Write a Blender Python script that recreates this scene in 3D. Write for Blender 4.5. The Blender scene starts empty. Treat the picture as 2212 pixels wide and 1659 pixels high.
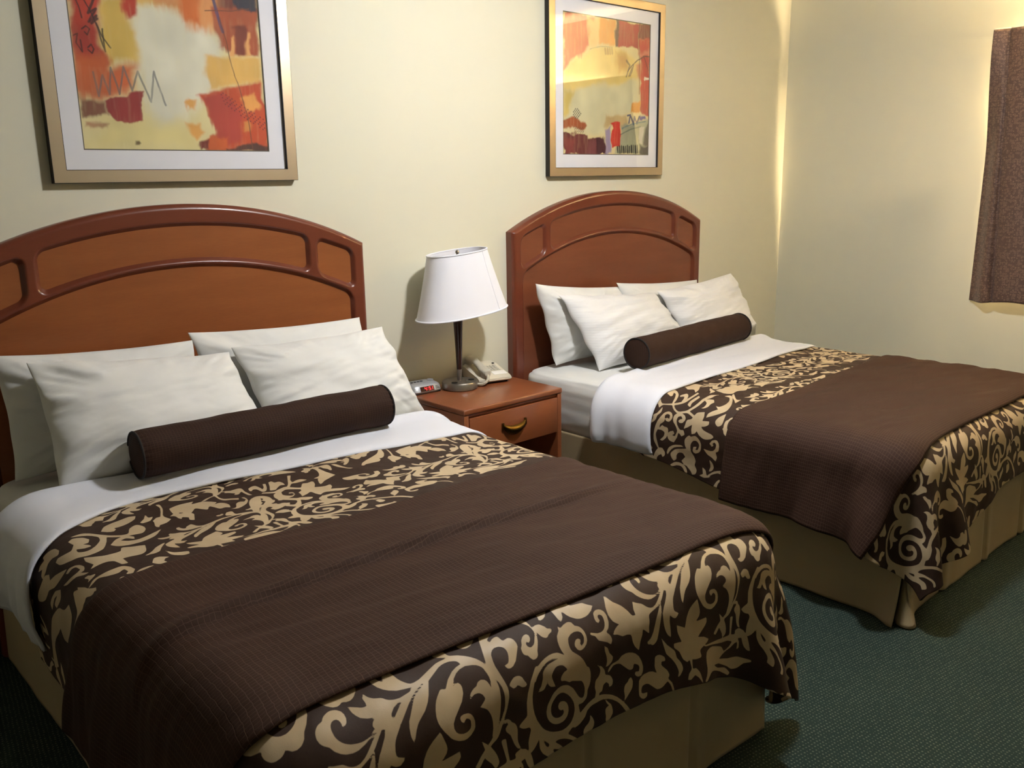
import bpy, bmesh, math, random
import numpy as np
from mathutils import Vector, Matrix

# ------------------------------------------------------------------ camera, light, exposure
sc = bpy.context.scene
COL = sc.collection
F_PX, CAM = 1907.8, (-0.1722, -3.3296, 1.6069)
YAW, PITCH, ROLL = math.radians(42.2592), math.radians(13.0596), math.radians(-0.9121)
def make_camera():
    fw = np.array([math.sin(YAW)*math.cos(PITCH), math.cos(YAW)*math.cos(PITCH), -math.sin(PITCH)])
    rt = np.array([math.cos(YAW), -math.sin(YAW), 0.0])
    up = np.cross(rt, fw)
    r2 = rt*math.cos(ROLL) + up*math.sin(ROLL)
    u2 = -rt*math.sin(ROLL) + up*math.cos(ROLL)
    cd = bpy.data.cameras.new('camera')
    cd.sensor_fit = 'HORIZONTAL'; cd.sensor_width = 36.0
    cd.lens = F_PX/2212*36.0
    cd.clip_start = 0.02
    o = bpy.data.objects.new('camera', cd)
    COL.objects.link(o)
    m = Matrix.Identity(4)
    for i in range(3):
        m[i][0] = r2[i]; m[i][1] = u2[i]; m[i][2] = -fw[i]; m[i][3] = CAM[i]
    o.matrix_world = m
    sc.camera = o
make_camera()

sc.view_settings.view_transform = 'Standard'
sc.view_settings.look = 'None'
sc.view_settings.gamma = 1.0
sc.view_settings.use_curve_mapping = False
sc.view_settings.exposure = 2.32
sc.cycles.max_bounces = 7
sc.cycles.diffuse_bounces = 4
sc.cycles.use_denoising = True

world = bpy.data.worlds.new('evening')
world.use_nodes = True
world.node_tree.nodes['Background'].inputs[0].default_value = (0.02, 0.03, 0.05, 1)
world.node_tree.nodes['Background'].inputs[1].default_value = 0.3
sc.world = world

CEILING_GLOW = 95.0      # emission of the round ceiling light
TUBE_GLOW = 800.0         # emission of the tube behind the curtain
FILL_GLOW = 7.0          # added warm fill lamp, out of view, for the foot ends of the beds

# ------------------------------------------------------------------ helpers
def lin(c):
    if isinstance(c, str):
        c = c.lstrip('#'); c = [int(c[i:i+2], 16)/255 for i in (0, 2, 4)]
    return tuple((v/12.92 if v <= 0.04045 else ((v+0.055)/1.055)**2.4) for v in c)

def tag(o, label=None, cat=None, group=None, kind=None):
    if label: o['label'] = label
    if cat: o['category'] = cat
    if group: o['group'] = group
    if kind: o['kind'] = kind
    return o

def empty(name, loc, label, cat, group=None, rz=0.0):
    o = bpy.data.objects.new(name, None)
    o.empty_display_size = 0.1
    COL.objects.link(o)
    o.location = loc; o.rotation_euler = (0, 0, rz)
    return tag(o, label, cat, group)

def link_mesh(name, me, mat=None, parent=None, smooth=True):
    """vertices are given in the parent's own frame (or the world when there is none)"""
    o = bpy.data.objects.new(name, me)
    COL.objects.link(o)
    if mat is not None and not me.materials: me.materials.append(mat)
    if smooth:
        me.polygons.foreach_set('use_smooth', [True]*len(me.polygons))
    if parent is not None: o.parent = parent
    return o

def obj(name, bm, mat, parent=None, smooth=True, auto=35):
    me = bpy.data.meshes.new(name)
    bm.normal_update()
    if smooth and auto:
        lim = math.radians(auto)
        for e in bm.edges:
            if len(e.link_faces) == 2 and e.calc_face_angle(0) > lim: e.smooth = False
    bm.to_mesh(me); bm.free()
    return link_mesh(name, me, mat, parent, smooth)

def add_box(bm, lo, hi, bev=0.0, seg=2, mat_i=0):
    t = bmesh.new()
    bmesh.ops.create_cube(t, size=1)
    for v in t.verts:
        v.co = Vector([lo[i] + (v.co[i]+0.5)*(hi[i]-lo[i]) for i in range(3)])
    if bev > 0:
        bmesh.ops.bevel(t, geom=list(t.edges), offset=bev, segments=seg, affect='EDGES', profile=0.5)
    merge(bm, t, mat_i)

def merge(bm, t, mat_i=0, M=None):
    mp = {}
    for v in t.verts:
        mp[v] = bm.verts.new(M @ v.co if M is not None else v.co)
    for f in t.faces:
        try:
            nf = bm.faces.new([mp[v] for v in f.verts]); nf.material_index = mat_i
        except ValueError: pass
    t.free()

def add_lathe(bm, prof, n=48, c=(0, 0, 0), sx=1.0, sy=1.0, M=None, power=2.0):
    """prof: list of (radius, z)"""
    rings = []
    for r, z in prof:
        ring = []
        for k in range(n):
            a = 2*math.pi*k/n
            ca, sa = math.cos(a), math.sin(a)
            if power != 2.0:
                ca = math.copysign(abs(ca)**(2/power), ca); sa = math.copysign(abs(sa)**(2/power), sa)
            p = Vector((c[0]+r*ca*sx, c[1]+r*sa*sy, c[2]+z))
            if M is not None: p = M @ p
            ring.append(bm.verts.new(p))
        rings.append(ring)
    for a, b in zip(rings[:-1], rings[1:]):
        for k in range(n):
            bm.faces.new((a[k], a[(k+1) % n], b[(k+1) % n], b[k]))
    if prof[0][0] > 1e-6: bm.faces.new(list(reversed(rings[0])))
    if prof[-1][0] > 1e-6: bm.faces.new(rings[-1])

def add_tube(bm, pts, r, n=8, caps=True):
    pts = [Vector(p) for p in pts]
    rad = r if hasattr(r, '__len__') else [r]*len(pts)
    T = (pts[1]-pts[0]).normalized()
    N = T.orthogonal().normalized()
    rings = []
    for i, p in enumerate(pts):
        a = pts[max(i-1, 0)]; b = pts[min(i+1, len(pts)-1)]
        T2 = (b-a).normalized()
        N = (N - T2*N.dot(T2)).normalized()
        B = T2.cross(N)
        rings.append([bm.verts.new(p + (N*math.cos(2*math.pi*k/n) + B*math.sin(2*math.pi*k/n))*rad[i]) for k in range(n)])
    for a, b in zip(rings[:-1], rings[1:]):
        for k in range(n):
            bm.faces.new((a[k], a[(k+1) % n], b[(k+1) % n], b[k]))
    if caps:
        bm.faces.new(list(reversed(rings[0]))); bm.faces.new(rings[-1])

def grid_mesh(name, X, uv=None, attrs=None, colors=None, keep=None, closed=False):
    """X: (n, m, 3) array of points -> quad mesh"""
    n, m = X.shape[:2]
    me = bpy.data.meshes.new(name)
    idx = np.arange(n*m).reshape(n, m)
    q = np.stack([idx[:-1, :-1], idx[:-1, 1:], idx[1:, 1:], idx[1:, :-1]], -1).reshape(-1, 4)
    if keep is not None: q = q[keep.reshape(-1)]
    me.vertices.add(n*m)
    me.vertices.foreach_set('co', np.ascontiguousarray(X, dtype=np.float32).reshape(-1))
    me.loops.add(len(q)*4); me.polygons.add(len(q))
    me.loops.foreach_set('vertex_index', q.reshape(-1).astype(np.int32))
    me.polygons.foreach_set('loop_start', np.arange(0, len(q)*4, 4, dtype=np.int32))
    me.polygons.foreach_set('loop_total', np.full(len(q), 4, dtype=np.int32))
    me.update(calc_edges=True)
    if uv is not None:
        l = me.uv_layers.new(name='UVMap')
        l.data.foreach_set('uv', np.ascontiguousarray(uv.reshape(-1, 2)[q.reshape(-1)], dtype=np.float32).reshape(-1))
    for k, a in (attrs or {}).items():
        at = me.attributes.new(k, 'FLOAT', 'POINT')
        at.data.foreach_set('value', np.ascontiguousarray(a, dtype=np.float32).reshape(-1))
    for k, a in (colors or {}).items():
        at = me.attributes.new(k, 'FLOAT_COLOR', 'POINT')
        at.data.foreach_set('color', np.ascontiguousarray(a, dtype=np.float32).reshape(-1))
    me.validate()
    return me

def catmull(p, k=7):
    p = np.asarray(p, float)
    q = np.vstack([2*p[0]-p[1], p, 2*p[-1]-p[-2]])
    out = []
    for i in range(1, len(q)-2):
        t = np.linspace(0, 1, k, endpoint=False)[:, None]
        a, b, c, d = q[i-1], q[i], q[i+1], q[i+2]
        out.append(0.5*(2*b+(c-a)*t+(2*a-5*b+4*c-d)*t**2+(3*b-a-3*c+d)*t**3))
    return np.vstack(out+[q[-2][None]])

# value noise for cloth wrinkles and brush edges
def vnoise(x, y, seed=0):
    x = np.asarray(x, float); y = np.asarray(y, float)
    xi = np.floor(x).astype(np.int64); yi = np.floor(y).astype(np.int64)
    fx = x-xi; fy = y-yi
    fx = fx*fx*fx*(fx*(fx*6-15)+10); fy = fy*fy*fy*(fy*(fy*6-15)+10)
    def h(a, b):
        n = (a*374761393 + b*668265263 + seed*2147483647) & 0xFFFFFFFF
        n = ((n ^ (n >> 13))*1274126177) & 0xFFFFFFFF
        return ((n ^ (n >> 16)) & 0xFFFF)/32767.5 - 1.0
    return (h(xi, yi)*(1-fx) + h(xi+1, yi)*fx)*(1-fy) + (h(xi, yi+1)*(1-fx) + h(xi+1, yi+1)*fx)*fy
def fbm(x, y, seed=0, oc=3):
    s = 0; a = 1.0
    for k in range(oc):
        s = s + a*vnoise(x*2**k, y*2**k, seed+k*17); a *= 0.5
    return s
def smooth(e0, e1, x):
    t = np.clip((x-e0)/(e1-e0), 0, 1); return t*t*(3-2*t)

# ------------------------------------------------------------------ materials (all procedural)
class NT:
    def __init__(s, name):
        s.m = bpy.data.materials.new(name); s.m.use_nodes = True
        s.t = s.m.node_tree; s.b = s.t.nodes['Principled BSDF']
    def n(s, typ, **kw):
        nd = s.t.nodes.new(typ)
        for k, v in kw.items():
            if k.startswith('i_'):
                key = k[2:]; key = int(key) if key.isdigit() else key.replace('_', ' ')
                nd.inputs[key].default_value = v
            else: setattr(nd, k, v)
        return nd
    def l(s, a, b): s.t.links.new(a, b)
    def math(s, op, a, b=None, c=None, clamp=False):
        nd = s.n('ShaderNodeMath', operation=op); nd.use_clamp = clamp
        for i, v in enumerate((a, b, c)):
            if v is None: continue
            if hasattr(v, 'node'): s.l(v, nd.inputs[i])
            else: nd.inputs[i].default_value = v
        return nd.outputs[0]
    def mix(s, fac, a, b):
        nd = s.n('ShaderNodeMix', data_type='RGBA')
        for sock, v in ((nd.inputs[0], fac), (nd.inputs[6], a), (nd.inputs[7], b)):
            if hasattr(v, 'node'): s.l(v, sock)
            elif isinstance(v, (int, float)): sock.default_value = v
            else: sock.default_value = (*v[:3], 1)
        return nd.outputs[2]
    def bump(s, h, strength=0.2, dist=0.002):
        nd = s.n('ShaderNodeBump'); nd.inputs['Strength'].default_value = strength
        nd.inputs['Distance'].default_value = dist
        s.l(h, nd.inputs['Height']); s.l(nd.outputs[0], s.b.inputs['Normal'])
    def noise(s, scale, detail=3.0, vec=None, rough=0.5):
        nd = s.n('ShaderNodeTexNoise'); nd.inputs['Scale'].default_value = scale
        nd.inputs['Detail'].default_value = detail; nd.inputs['Roughness'].default_value = rough
        if vec is not None: s.l(vec, nd.inputs['Vector'])
        return nd.outputs[0]
    def coord(s, which='Object', scale=None):
        o = s.n('ShaderNodeTexCoord').outputs[which]
        if scale is not None:
            mp = s.n('ShaderNodeMapping'); mp.inputs['Scale'].default_value = scale
            s.l(o, mp.inputs['Vector']); o = mp.outputs[0]
        return o
    def base(s, c):
        if hasattr(c, 'node'): s.l(c, s.b.inputs['Base Color'])
        else: s.b.inputs['Base Color'].default_value = (*lin(c), 1)
    def set(s, **kw):
        for k, v in kw.items():
            s.b.inputs[k.replace('_', ' ')].default_value = v
        return s

def plain(name, c, rough=0.5, metal=0.0, bump=0.0, bscale=200, **kw):
    t = NT(name); t.base(c); t.set(Roughness=rough, Metallic=metal, **kw)
    nz = t.noise(bscale, 2, t.coord('Object'))
    if bump: t.bump(nz, bump, 0.001)
    else:
        t.l(t.math('MULTIPLY_ADD', nz, 0.08, rough-0.04), t.b.inputs['Roughness'])
    return t.m

def emitter(name, c, strength):
    t = NT(name); t.base(c); t.set(Emission_Strength=strength)
    t.b.inputs['Emission Color'].default_value = (*lin(c), 1)
    return t.m

def m_wall():
    t = NT('cream_vinyl_wallcovering')
    v = t.coord('Object')
    weave = t.noise(420, 2, v); soft = t.noise(1.3, 2, v)
    t.base(t.mix(t.math('MULTIPLY_ADD', soft, 0.12, 0.02), lin('#dcd8c2'), lin('#d5d1b9')))
    t.set(Roughness=0.62)
    t.bump(weave, 0.10, 0.0015)
    return t.m
def m_ceiling():
    t = NT('white_ceiling_texture'); t.base('#cfcabb'); t.set(Roughness=0.9)
    t.bump(t.noise(120, 4, t.coord('Object')), 0.4, 0.003); return t.m
def m_carpet():
    t = NT('dark_green_speckled_carpet')
    v = t.coord('Object')
    rot = t.n('ShaderNodeMapping'); rot.inputs['Rotation'].default_value = (0, 0, math.radians(8))
    t.l(v, rot.inputs['Vector'])
    vo = t.n('ShaderNodeTexVoronoi'); vo.inputs['Scale'].default_value = 84; vo.inputs['Randomness'].default_value = 0.22
    t.l(rot.outputs[0], vo.inputs['Vector'])
    dot = t.math('LESS_THAN', vo.outputs['Distance'], 0.24)
    fine = t.noise(520, 2, v); blot = t.noise(60, 2, v)
    dot = t.math('MULTIPLY', dot, t.math('GREATER_THAN', t.math('ADD', fine, t.math('MULTIPLY', blot, 0.35)), 0.56))
    base = t.mix(t.math('MULTIPLY_ADD', fine, 1.4, -0.2, True), lin('#0b1a15'), lin('#163128'))
    tint = t.mix(t.noise(90, 1, v), lin('#4c5d50'), lin('#5f5d4c'))
    t.base(t.mix(dot, base, tint))
    t.set(Roughness=0.95)
    t.bump(fine, 0.6, 0.004)
    return t.m
def m_wood(name, dark, mid, grain_axis=0, rough=0.28, vein=0.5, coat=0.25):
    t = NT(name)
    sc3 = [9.0, 9.0, 9.0]; sc3[grain_axis] = 1.1
    v = t.coord('Object', sc3)
    g1 = t.noise(2.2, 5, v, 0.6); g2 = t.noise(26, 3, v, 0.6)
    f = t.math('ADD', t.math('MULTIPLY', g1, 0.75), t.math('MULTIPLY', g2, 0.35))
    f = t.math('MULTIPLY_ADD', t.math('SUBTRACT', f, 0.5), 1.5*vein+0.6, 0.5, True)
    t.base(t.mix(f, lin(dark), lin(mid)))
    t.set(Roughness=rough, Coat_Weight=coat, Coat_Roughness=0.18)
    t.bump(g2, 0.03, 0.0006)
    return t.m
def m_linen(name, c='#dfdfdb', stripes=0.0, ax=2):
    t = NT(name)
    v = t.coord('Object')
    t.base(c); t.set(Roughness=0.75, Sheen_Weight=0.15, Sheen_Roughness=0.5)
    weave = t.noise(900, 2, v); wr = t.noise(14, 4, v, 0.55)
    h = t.math('ADD', t.math('MULTIPLY', weave, 0.12), t.math('MULTIPLY', wr, 0.6))
    if stripes:
        sp = t.n('ShaderNodeSeparateXYZ'); t.l(v, sp.inputs[0])
        w = t.math('SINE', t.math('MULTIPLY', sp.outputs[ax], 2*math.pi/0.0125))
        h = t.math('ADD', h, t.math('MULTIPLY', w, stripes))
    t.bump(h, 0.22, 0.006)
    return t.m
def m_damask(name='brown_and_tan_scroll_damask'):
    t = NT(name)
    a = t.n('ShaderNodeAttribute', attribute_name='scroll')
    f = t.n('ShaderNodeMapRange', interpolation_type='SMOOTHSTEP')
    f.inputs[1].default_value = -0.0009; f.inputs[2].default_value = 0.0009
    f.inputs[3].default_value = 0.0; f.inputs[4].default_value = 1.0
    t.l(a.outputs['Fac'], f.inputs[0])
    uv = t.coord('UV')
    tex = t.noise(9, 3, uv)
    tan = t.mix(t.math('MULTIPLY_ADD', tex, 1.2, -0.1, True), lin('#b49c79'), lin('#ccb897'))
    brn = t.mix(t.noise(300, 1, uv), lin('#32221a'), lin('#3c2a1e'))
    t.base(t.mix(f.outputs[0], brn, tan))
    t.l(t.math('MULTIPLY_ADD', f.outputs[0], -0.22, 0.66), t.b.inputs['Roughness'])
    t.b.inputs['Specular IOR Level'].default_value = 0.25
    h = t.math('ADD', t.math('MULTIPLY', t.noise(700, 1, uv), 0.15), t.noise(22, 4, uv, 0.55))
    t.bump(h, 0.22, 0.006)
    return t.m
def m_runner(name, cu=0.0125, cv=0.0085, a='#3a271e', b='#523d31', swap=False):
    """brown cloth woven in small raised cells, in UV metres"""
    t = NT(name)
    uv = t.coord('UV')
    wob = t.n('ShaderNodeTexNoise'); wob.inputs['Scale'].default_value = 60
    t.l(uv, wob.inputs['Vector'])
    sp = t.n('ShaderNodeSeparateXYZ'); t.l(uv, sp.inputs[0])
    n1 = t.noise(55, 1, uv)
    def line(o, cell):
        x = t.math('ADD', t.math('DIVIDE', o, cell), t.math('MULTIPLY', n1, 0.5))
        fr = t.math('FRACT', x)
        return t.math('ABSOLUTE', t.math('SUBTRACT', fr, 0.5))
    lu = line(sp.outputs[0], cu); lv = line(sp.outputs[1], cv)
    g = t.math('MAXIMUM', t.math('SMOOTH_MIN', lu, 1.0, 0.0), lv)
    k = t.math('MULTIPLY', t.math('SUBTRACT', g, 0.40), 10.0, None, True)
    t.base(t.mix(k, lin(a), lin(b)))
    t.set(Roughness=0.75); t.b.inputs['Specular IOR Level'].default_value = 0.15
    h = t.math('ADD', t.math('MULTIPLY', k, -0.22), t.noise(16, 3, uv))
    t.bump(h, 0.3, 0.006)
    return t.m
def m_skirt():
    t = NT('olive_beige_bed_skirt_cloth'); v = t.coord('Object')
    t.base(t.mix(t.noise(6, 2, v), lin('#a3906c'), lin('#ae9b77')))
    t.set(Roughness=0.6, Sheen_Weight=0.1); t.bump(t.noise(500, 2, v), 0.15, 0.001); return t.m
def m_curtain():
    t = NT('mauve_brown_curtain_with_small_rings')
    v = t.coord('UV')
    vo = t.n('ShaderNodeTexVoronoi'); vo.inputs['Scale'].default_value = 78; vo.inputs['Randomness'].default_value = 0.6
    t.l(v, vo.inputs['Vector'])
    d = vo.outputs['Distance']
    ring = t.math('LESS_THAN', t.math('ABSOLUTE', t.math('SUBTRACT', d, 0.38)), 0.10)
    spot = t.math('LESS_THAN', d, 0.15)
    m = t.math('MAXIMUM', ring, t.math('MULTIPLY', spot, 0.7))
    base = t.mix(t.noise(30, 2, v), lin('#5e463c'), lin('#6b5044'))
    t.base(t.mix(t.math('MULTIPLY', m, 0.75), base, lin('#8f705e')))
    t.set(Roughness=0.55, Sheen_Weight=0.15); t.bump(t.noise(400, 2, v), 0.1, 0.001); return t.m
def m_brushed(name, c, rough=0.32, ax=0, aniso=0.3):
    t = NT(name)
    s3 = [260.0]*3; s3[ax] = 6.0
    g = t.noise(3.0, 3, t.coord('Object', s3))
    t.base(c); t.set(Metallic=0.85, Roughness=rough)
    t.l(t.math('MULTIPLY_ADD', g, 0.18, rough-0.09), t.b.inputs['Roughness'])
    t.bump(g, 0.06, 0.0004); return t.m
def m_glass():
    t = NT('picture_glass')
    nt = t.t; nt.nodes.remove(t.b)
    out = nt.nodes['Material Output']
    tr = t.n('ShaderNodeBsdfTransparent'); gl = t.n('ShaderNodeBsdfGlossy'); gl.inputs['Roughness'].default_value = 0.015
    fr = t.n('ShaderNodeFresnel'); fr.inputs['IOR'].default_value = 1.5
    mx = t.n('ShaderNodeMixShader')
    geo = t.n('ShaderNodeNewGeometry')      # the pane's far face must not act as a mirror
    t.l(t.math('MULTIPLY_ADD', geo.outputs['Backfacing'], 1/1.5-1.5, 1.5), fr.inputs['IOR'])
    t.l(fr.outputs[0], mx.inputs[0]); t.l(tr.outputs[0], mx.inputs[1]); t.l(gl.outputs[0], mx.inputs[2])
    t.l(mx.outputs[0], out.inputs[0]); return t.m
def m_paint(name):
    t = NT(name)
    a = t.n('ShaderNodeAttribute', attribute_name='paint')
    t.l(a.outputs['Color'], t.b.inputs['Base Color']); t.set(Roughness=0.7); return t.m

WALL = m_wall(); CEIL = m_ceiling(); CARPET = m_carpet()
WOOD_FRAME = m_wood('red_brown_lacquered_wood', '#5e2c1b', '#763a25', 0, 0.3, 0.35)
WOOD_PANEL = m_wood('orange_brown_maple_veneer', '#7f4522', '#9a5a30', 0, 0.34, 0.6, 0.15)
WOOD_PANEL_SHEEN = m_wood('maple_veneer_sheen_tone', '#6b3823', '#7f4930', 0, 0.34, 0.6, 0.15)  # same veneer as above, redder tone stands in for sheen and viewing angle
WOOD_STAND = m_wood('nightstand_wood', '#774024', '#905432', 0, 0.33, 0.4)
LINEN = m_linen('white_cotton'); LINEN_STRIPE = m_linen('white_striped_cotton', '#e3e3e2', 0.10, 2)
SHEET = m_linen('white_turned_down_sheet', '#d9dbe3')
DAMASK = m_damask(); RUNNER = m_runner('brown_cell_weave')
BOLSTER = m_runner('brown_ribbed_cloth', 0.0105, 0.0075, '#301f17', '#443026')
PIPING = plain('dark_brown_piping', '#140b07', 0.8)
SKIRT = m_skirt(); CURTAIN = m_curtain()
LINING = plain('white_curtain_lining', '#efe9dc', 0.8)
CHAMPAGNE = m_brushed('brushed_champagne_metal_leaf', '#cbb89b', 0.36)
BLACK = plain('black_frame_edge', '#17120e', 0.5)
MAT_BOARD = plain('white_mat_board', '#e9e9ee', 0.85)
GLASS = m_glass()
NICKEL = plain('brushed_nickel', '#8d8880', 0.38, 0.9)
BRASS = plain('aged_brass', '#6f5728', 0.3, 1.0)
DARKWOOD = m_wood('dark_espresso_wood', '#2a130c', '#3a1d12', 2, 0.25, 0.3)
def m_shade():
    t = NT('white_fabric_lamp_shade'); t.base('#eeeef4'); t.set(Roughness=0.8)
    t.bump(t.noise(700, 2, t.coord('Object')), 0.1, 0.001); return t.m
SHADE = m_shade()
PHONE = plain('ivory_plastic', '#cfc8b4', 0.4); PHONE_GREY = plain('grey_beige_plastic', '#bcb6a6', 0.45)
BLACK_PL = plain('black_plastic', '#121212', 0.35)
SILVER_PL = plain('silver_plastic', '#a5a7ab', 0.35, 0.4)
CHARCOAL_PL = plain('charcoal_plastic', '#3a3c40', 0.4)
DISPLAY = plain('dark_red_display', '#2a0406', 0.15)
LED = emitter('red_led_digits', '#ff2a30', 0.5)
WHITE_PL = plain('white_enamel', '#e8e6e0', 0.4)

# ------------------------------------------------------------------ the room
XR, XL, YF, CEIL_Z = 5.382, -2.6, -7.0, 2.84
def slab(name, lo, hi, mat):
    bm = bmesh.new(); add_box(bm, lo, hi)
    return tag(obj(name, bm, mat, smooth=False), kind='structure')
slab('floor', (XL-.1, YF-.1, -.1), (XR+.3, .1, 0), CARPET)
slab('ceiling', (XL-.1, YF-.1, CEIL_Z), (XR+.3, .1, CEIL_Z+.1), CEIL)
slab('wall_back', (XL-.1, 0, 0), (XR+.12, .12, CEIL_Z), WALL)
slab('wall_left', (XL-.12, YF, 0), (XL, 0, CEIL_Z), WALL)
slab('wall_front', (XL-.1, YF-.12, 0), (XR+.12, YF, CEIL_Z), WALL)
# right wall with its window opening (behind the curtain)
WY0, WY1, WZ0, WZ1 = -3.05, -1.75, 1.0, 2.15
def right_wall():
    bm = bmesh.new()
    for lo, hi in (((XR, YF, 0), (XR+.12, WY0, CEIL_Z)), ((XR, WY1, 0), (XR+.12, 0, CEIL_Z)),
                   ((XR, WY0, 0), (XR+.12, WY1, WZ0)), ((XR, WY0, WZ1), (XR+.12, WY1, CEIL_Z))):
        add_box(bm, lo, hi)
    return tag(obj('wall_right', bm, WALL, smooth=False), kind='structure')
right_wall()
def window():
    bm = bmesh.new()
    for lo, hi in (((XR+.04, WY0, WZ0), (XR+.11, WY0+.05, WZ1)), ((XR+.04, WY1-.05, WZ0), (XR+.11, WY1, WZ1)),
                   ((XR+.04, WY0+.05, WZ0), (XR+.11, WY1-.05, WZ0+.05)), ((XR+.04, WY0+.05, WZ1-.05), (XR+.11, WY1-.05, WZ1)),
                   ((XR+.05, (WY0+WY1)/2-.02, WZ0+.05), (XR+.10, (WY0+WY1)/2+.02, WZ1-.05))):
        add_box(bm, lo, hi, .004, 1)
    w = tag(obj('window_1', bm, WHITE_PL), kind='structure')
    bm = bmesh.new(); add_box(bm, (XR+.072, WY0+.045, WZ0+.045), (XR+.078, WY1-.045, WZ1-.045))
    obj('pane', bm, GLASS, w, smooth=False)
window()
def base_board(name, lo, hi):
    bm = bmesh.new(); add_box(bm, lo, hi, .003, 1)
    tag(obj(name, bm, BASEB, smooth=False), kind='structure')
BASEB = plain('dark_vinyl_baseboard', '#3a2a20', 0.5)
base_board('baseboard_back', (XL, -.012, 0), (XR, 0, .1))
base_board('baseboard_right', (XR-.012, YF, 0), (XR, -.012, .1))

# ------------------------------------------------------------------ lamps of the room, with one added fill
def ceiling_light(x, y, r, glow, label, colour='#fdfdff'):
    t = empty('ceiling_light', (x, y, CEIL_Z), label, 'ceiling light')
    bm = bmesh.new(); add_lathe(bm, [(r*.98, -.03), (r*1.04, -.02), (r*1.04, 0.0)])
    obj('base_ring', bm, NICKEL, t)
    bm = bmesh.new()
    add_lathe(bm, [(0.0, -.12)] + [(r*math.sin(a), -.03-.09*math.cos(a)) for a in np.linspace(.12, math.pi/2, 10)])
    obj('glass_bowl', bm, emitter('lit_opal_glass', colour, glow), t)
    return t
ceiling_light(2.42, -1.65, .105, CEILING_GLOW, 'round opal glass ceiling light above the gap between the beds')
ceiling_light(4.7, -4.1, .12, FILL_GLOW, 'added unseen warm fill lamp, opal glass bowl on the ceiling beyond the beds', '#ffd9a0')  # unseen fill, added to brighten the hanging foot ends of the comforters
def tube_light():
    t = empty('tube_light', (XR, -2.45, 2.30), 'long fluorescent tube on the wall behind the curtain heading', 'tube light')
    bm = bmesh.new(); add_box(bm, (-.016, -.62, -.02), (0, .62, .02), .003, 1); obj('batten', bm, WHITE_PL, t)
    bm = bmesh.new(); add_tube(bm, [(-.046, -.6, 0), (-.046, .6, 0)], .011, 12); obj('tube', bm, emitter('lit_warm_tube', '#ffe3b4', TUBE_GLOW), t)
tube_light()

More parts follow.
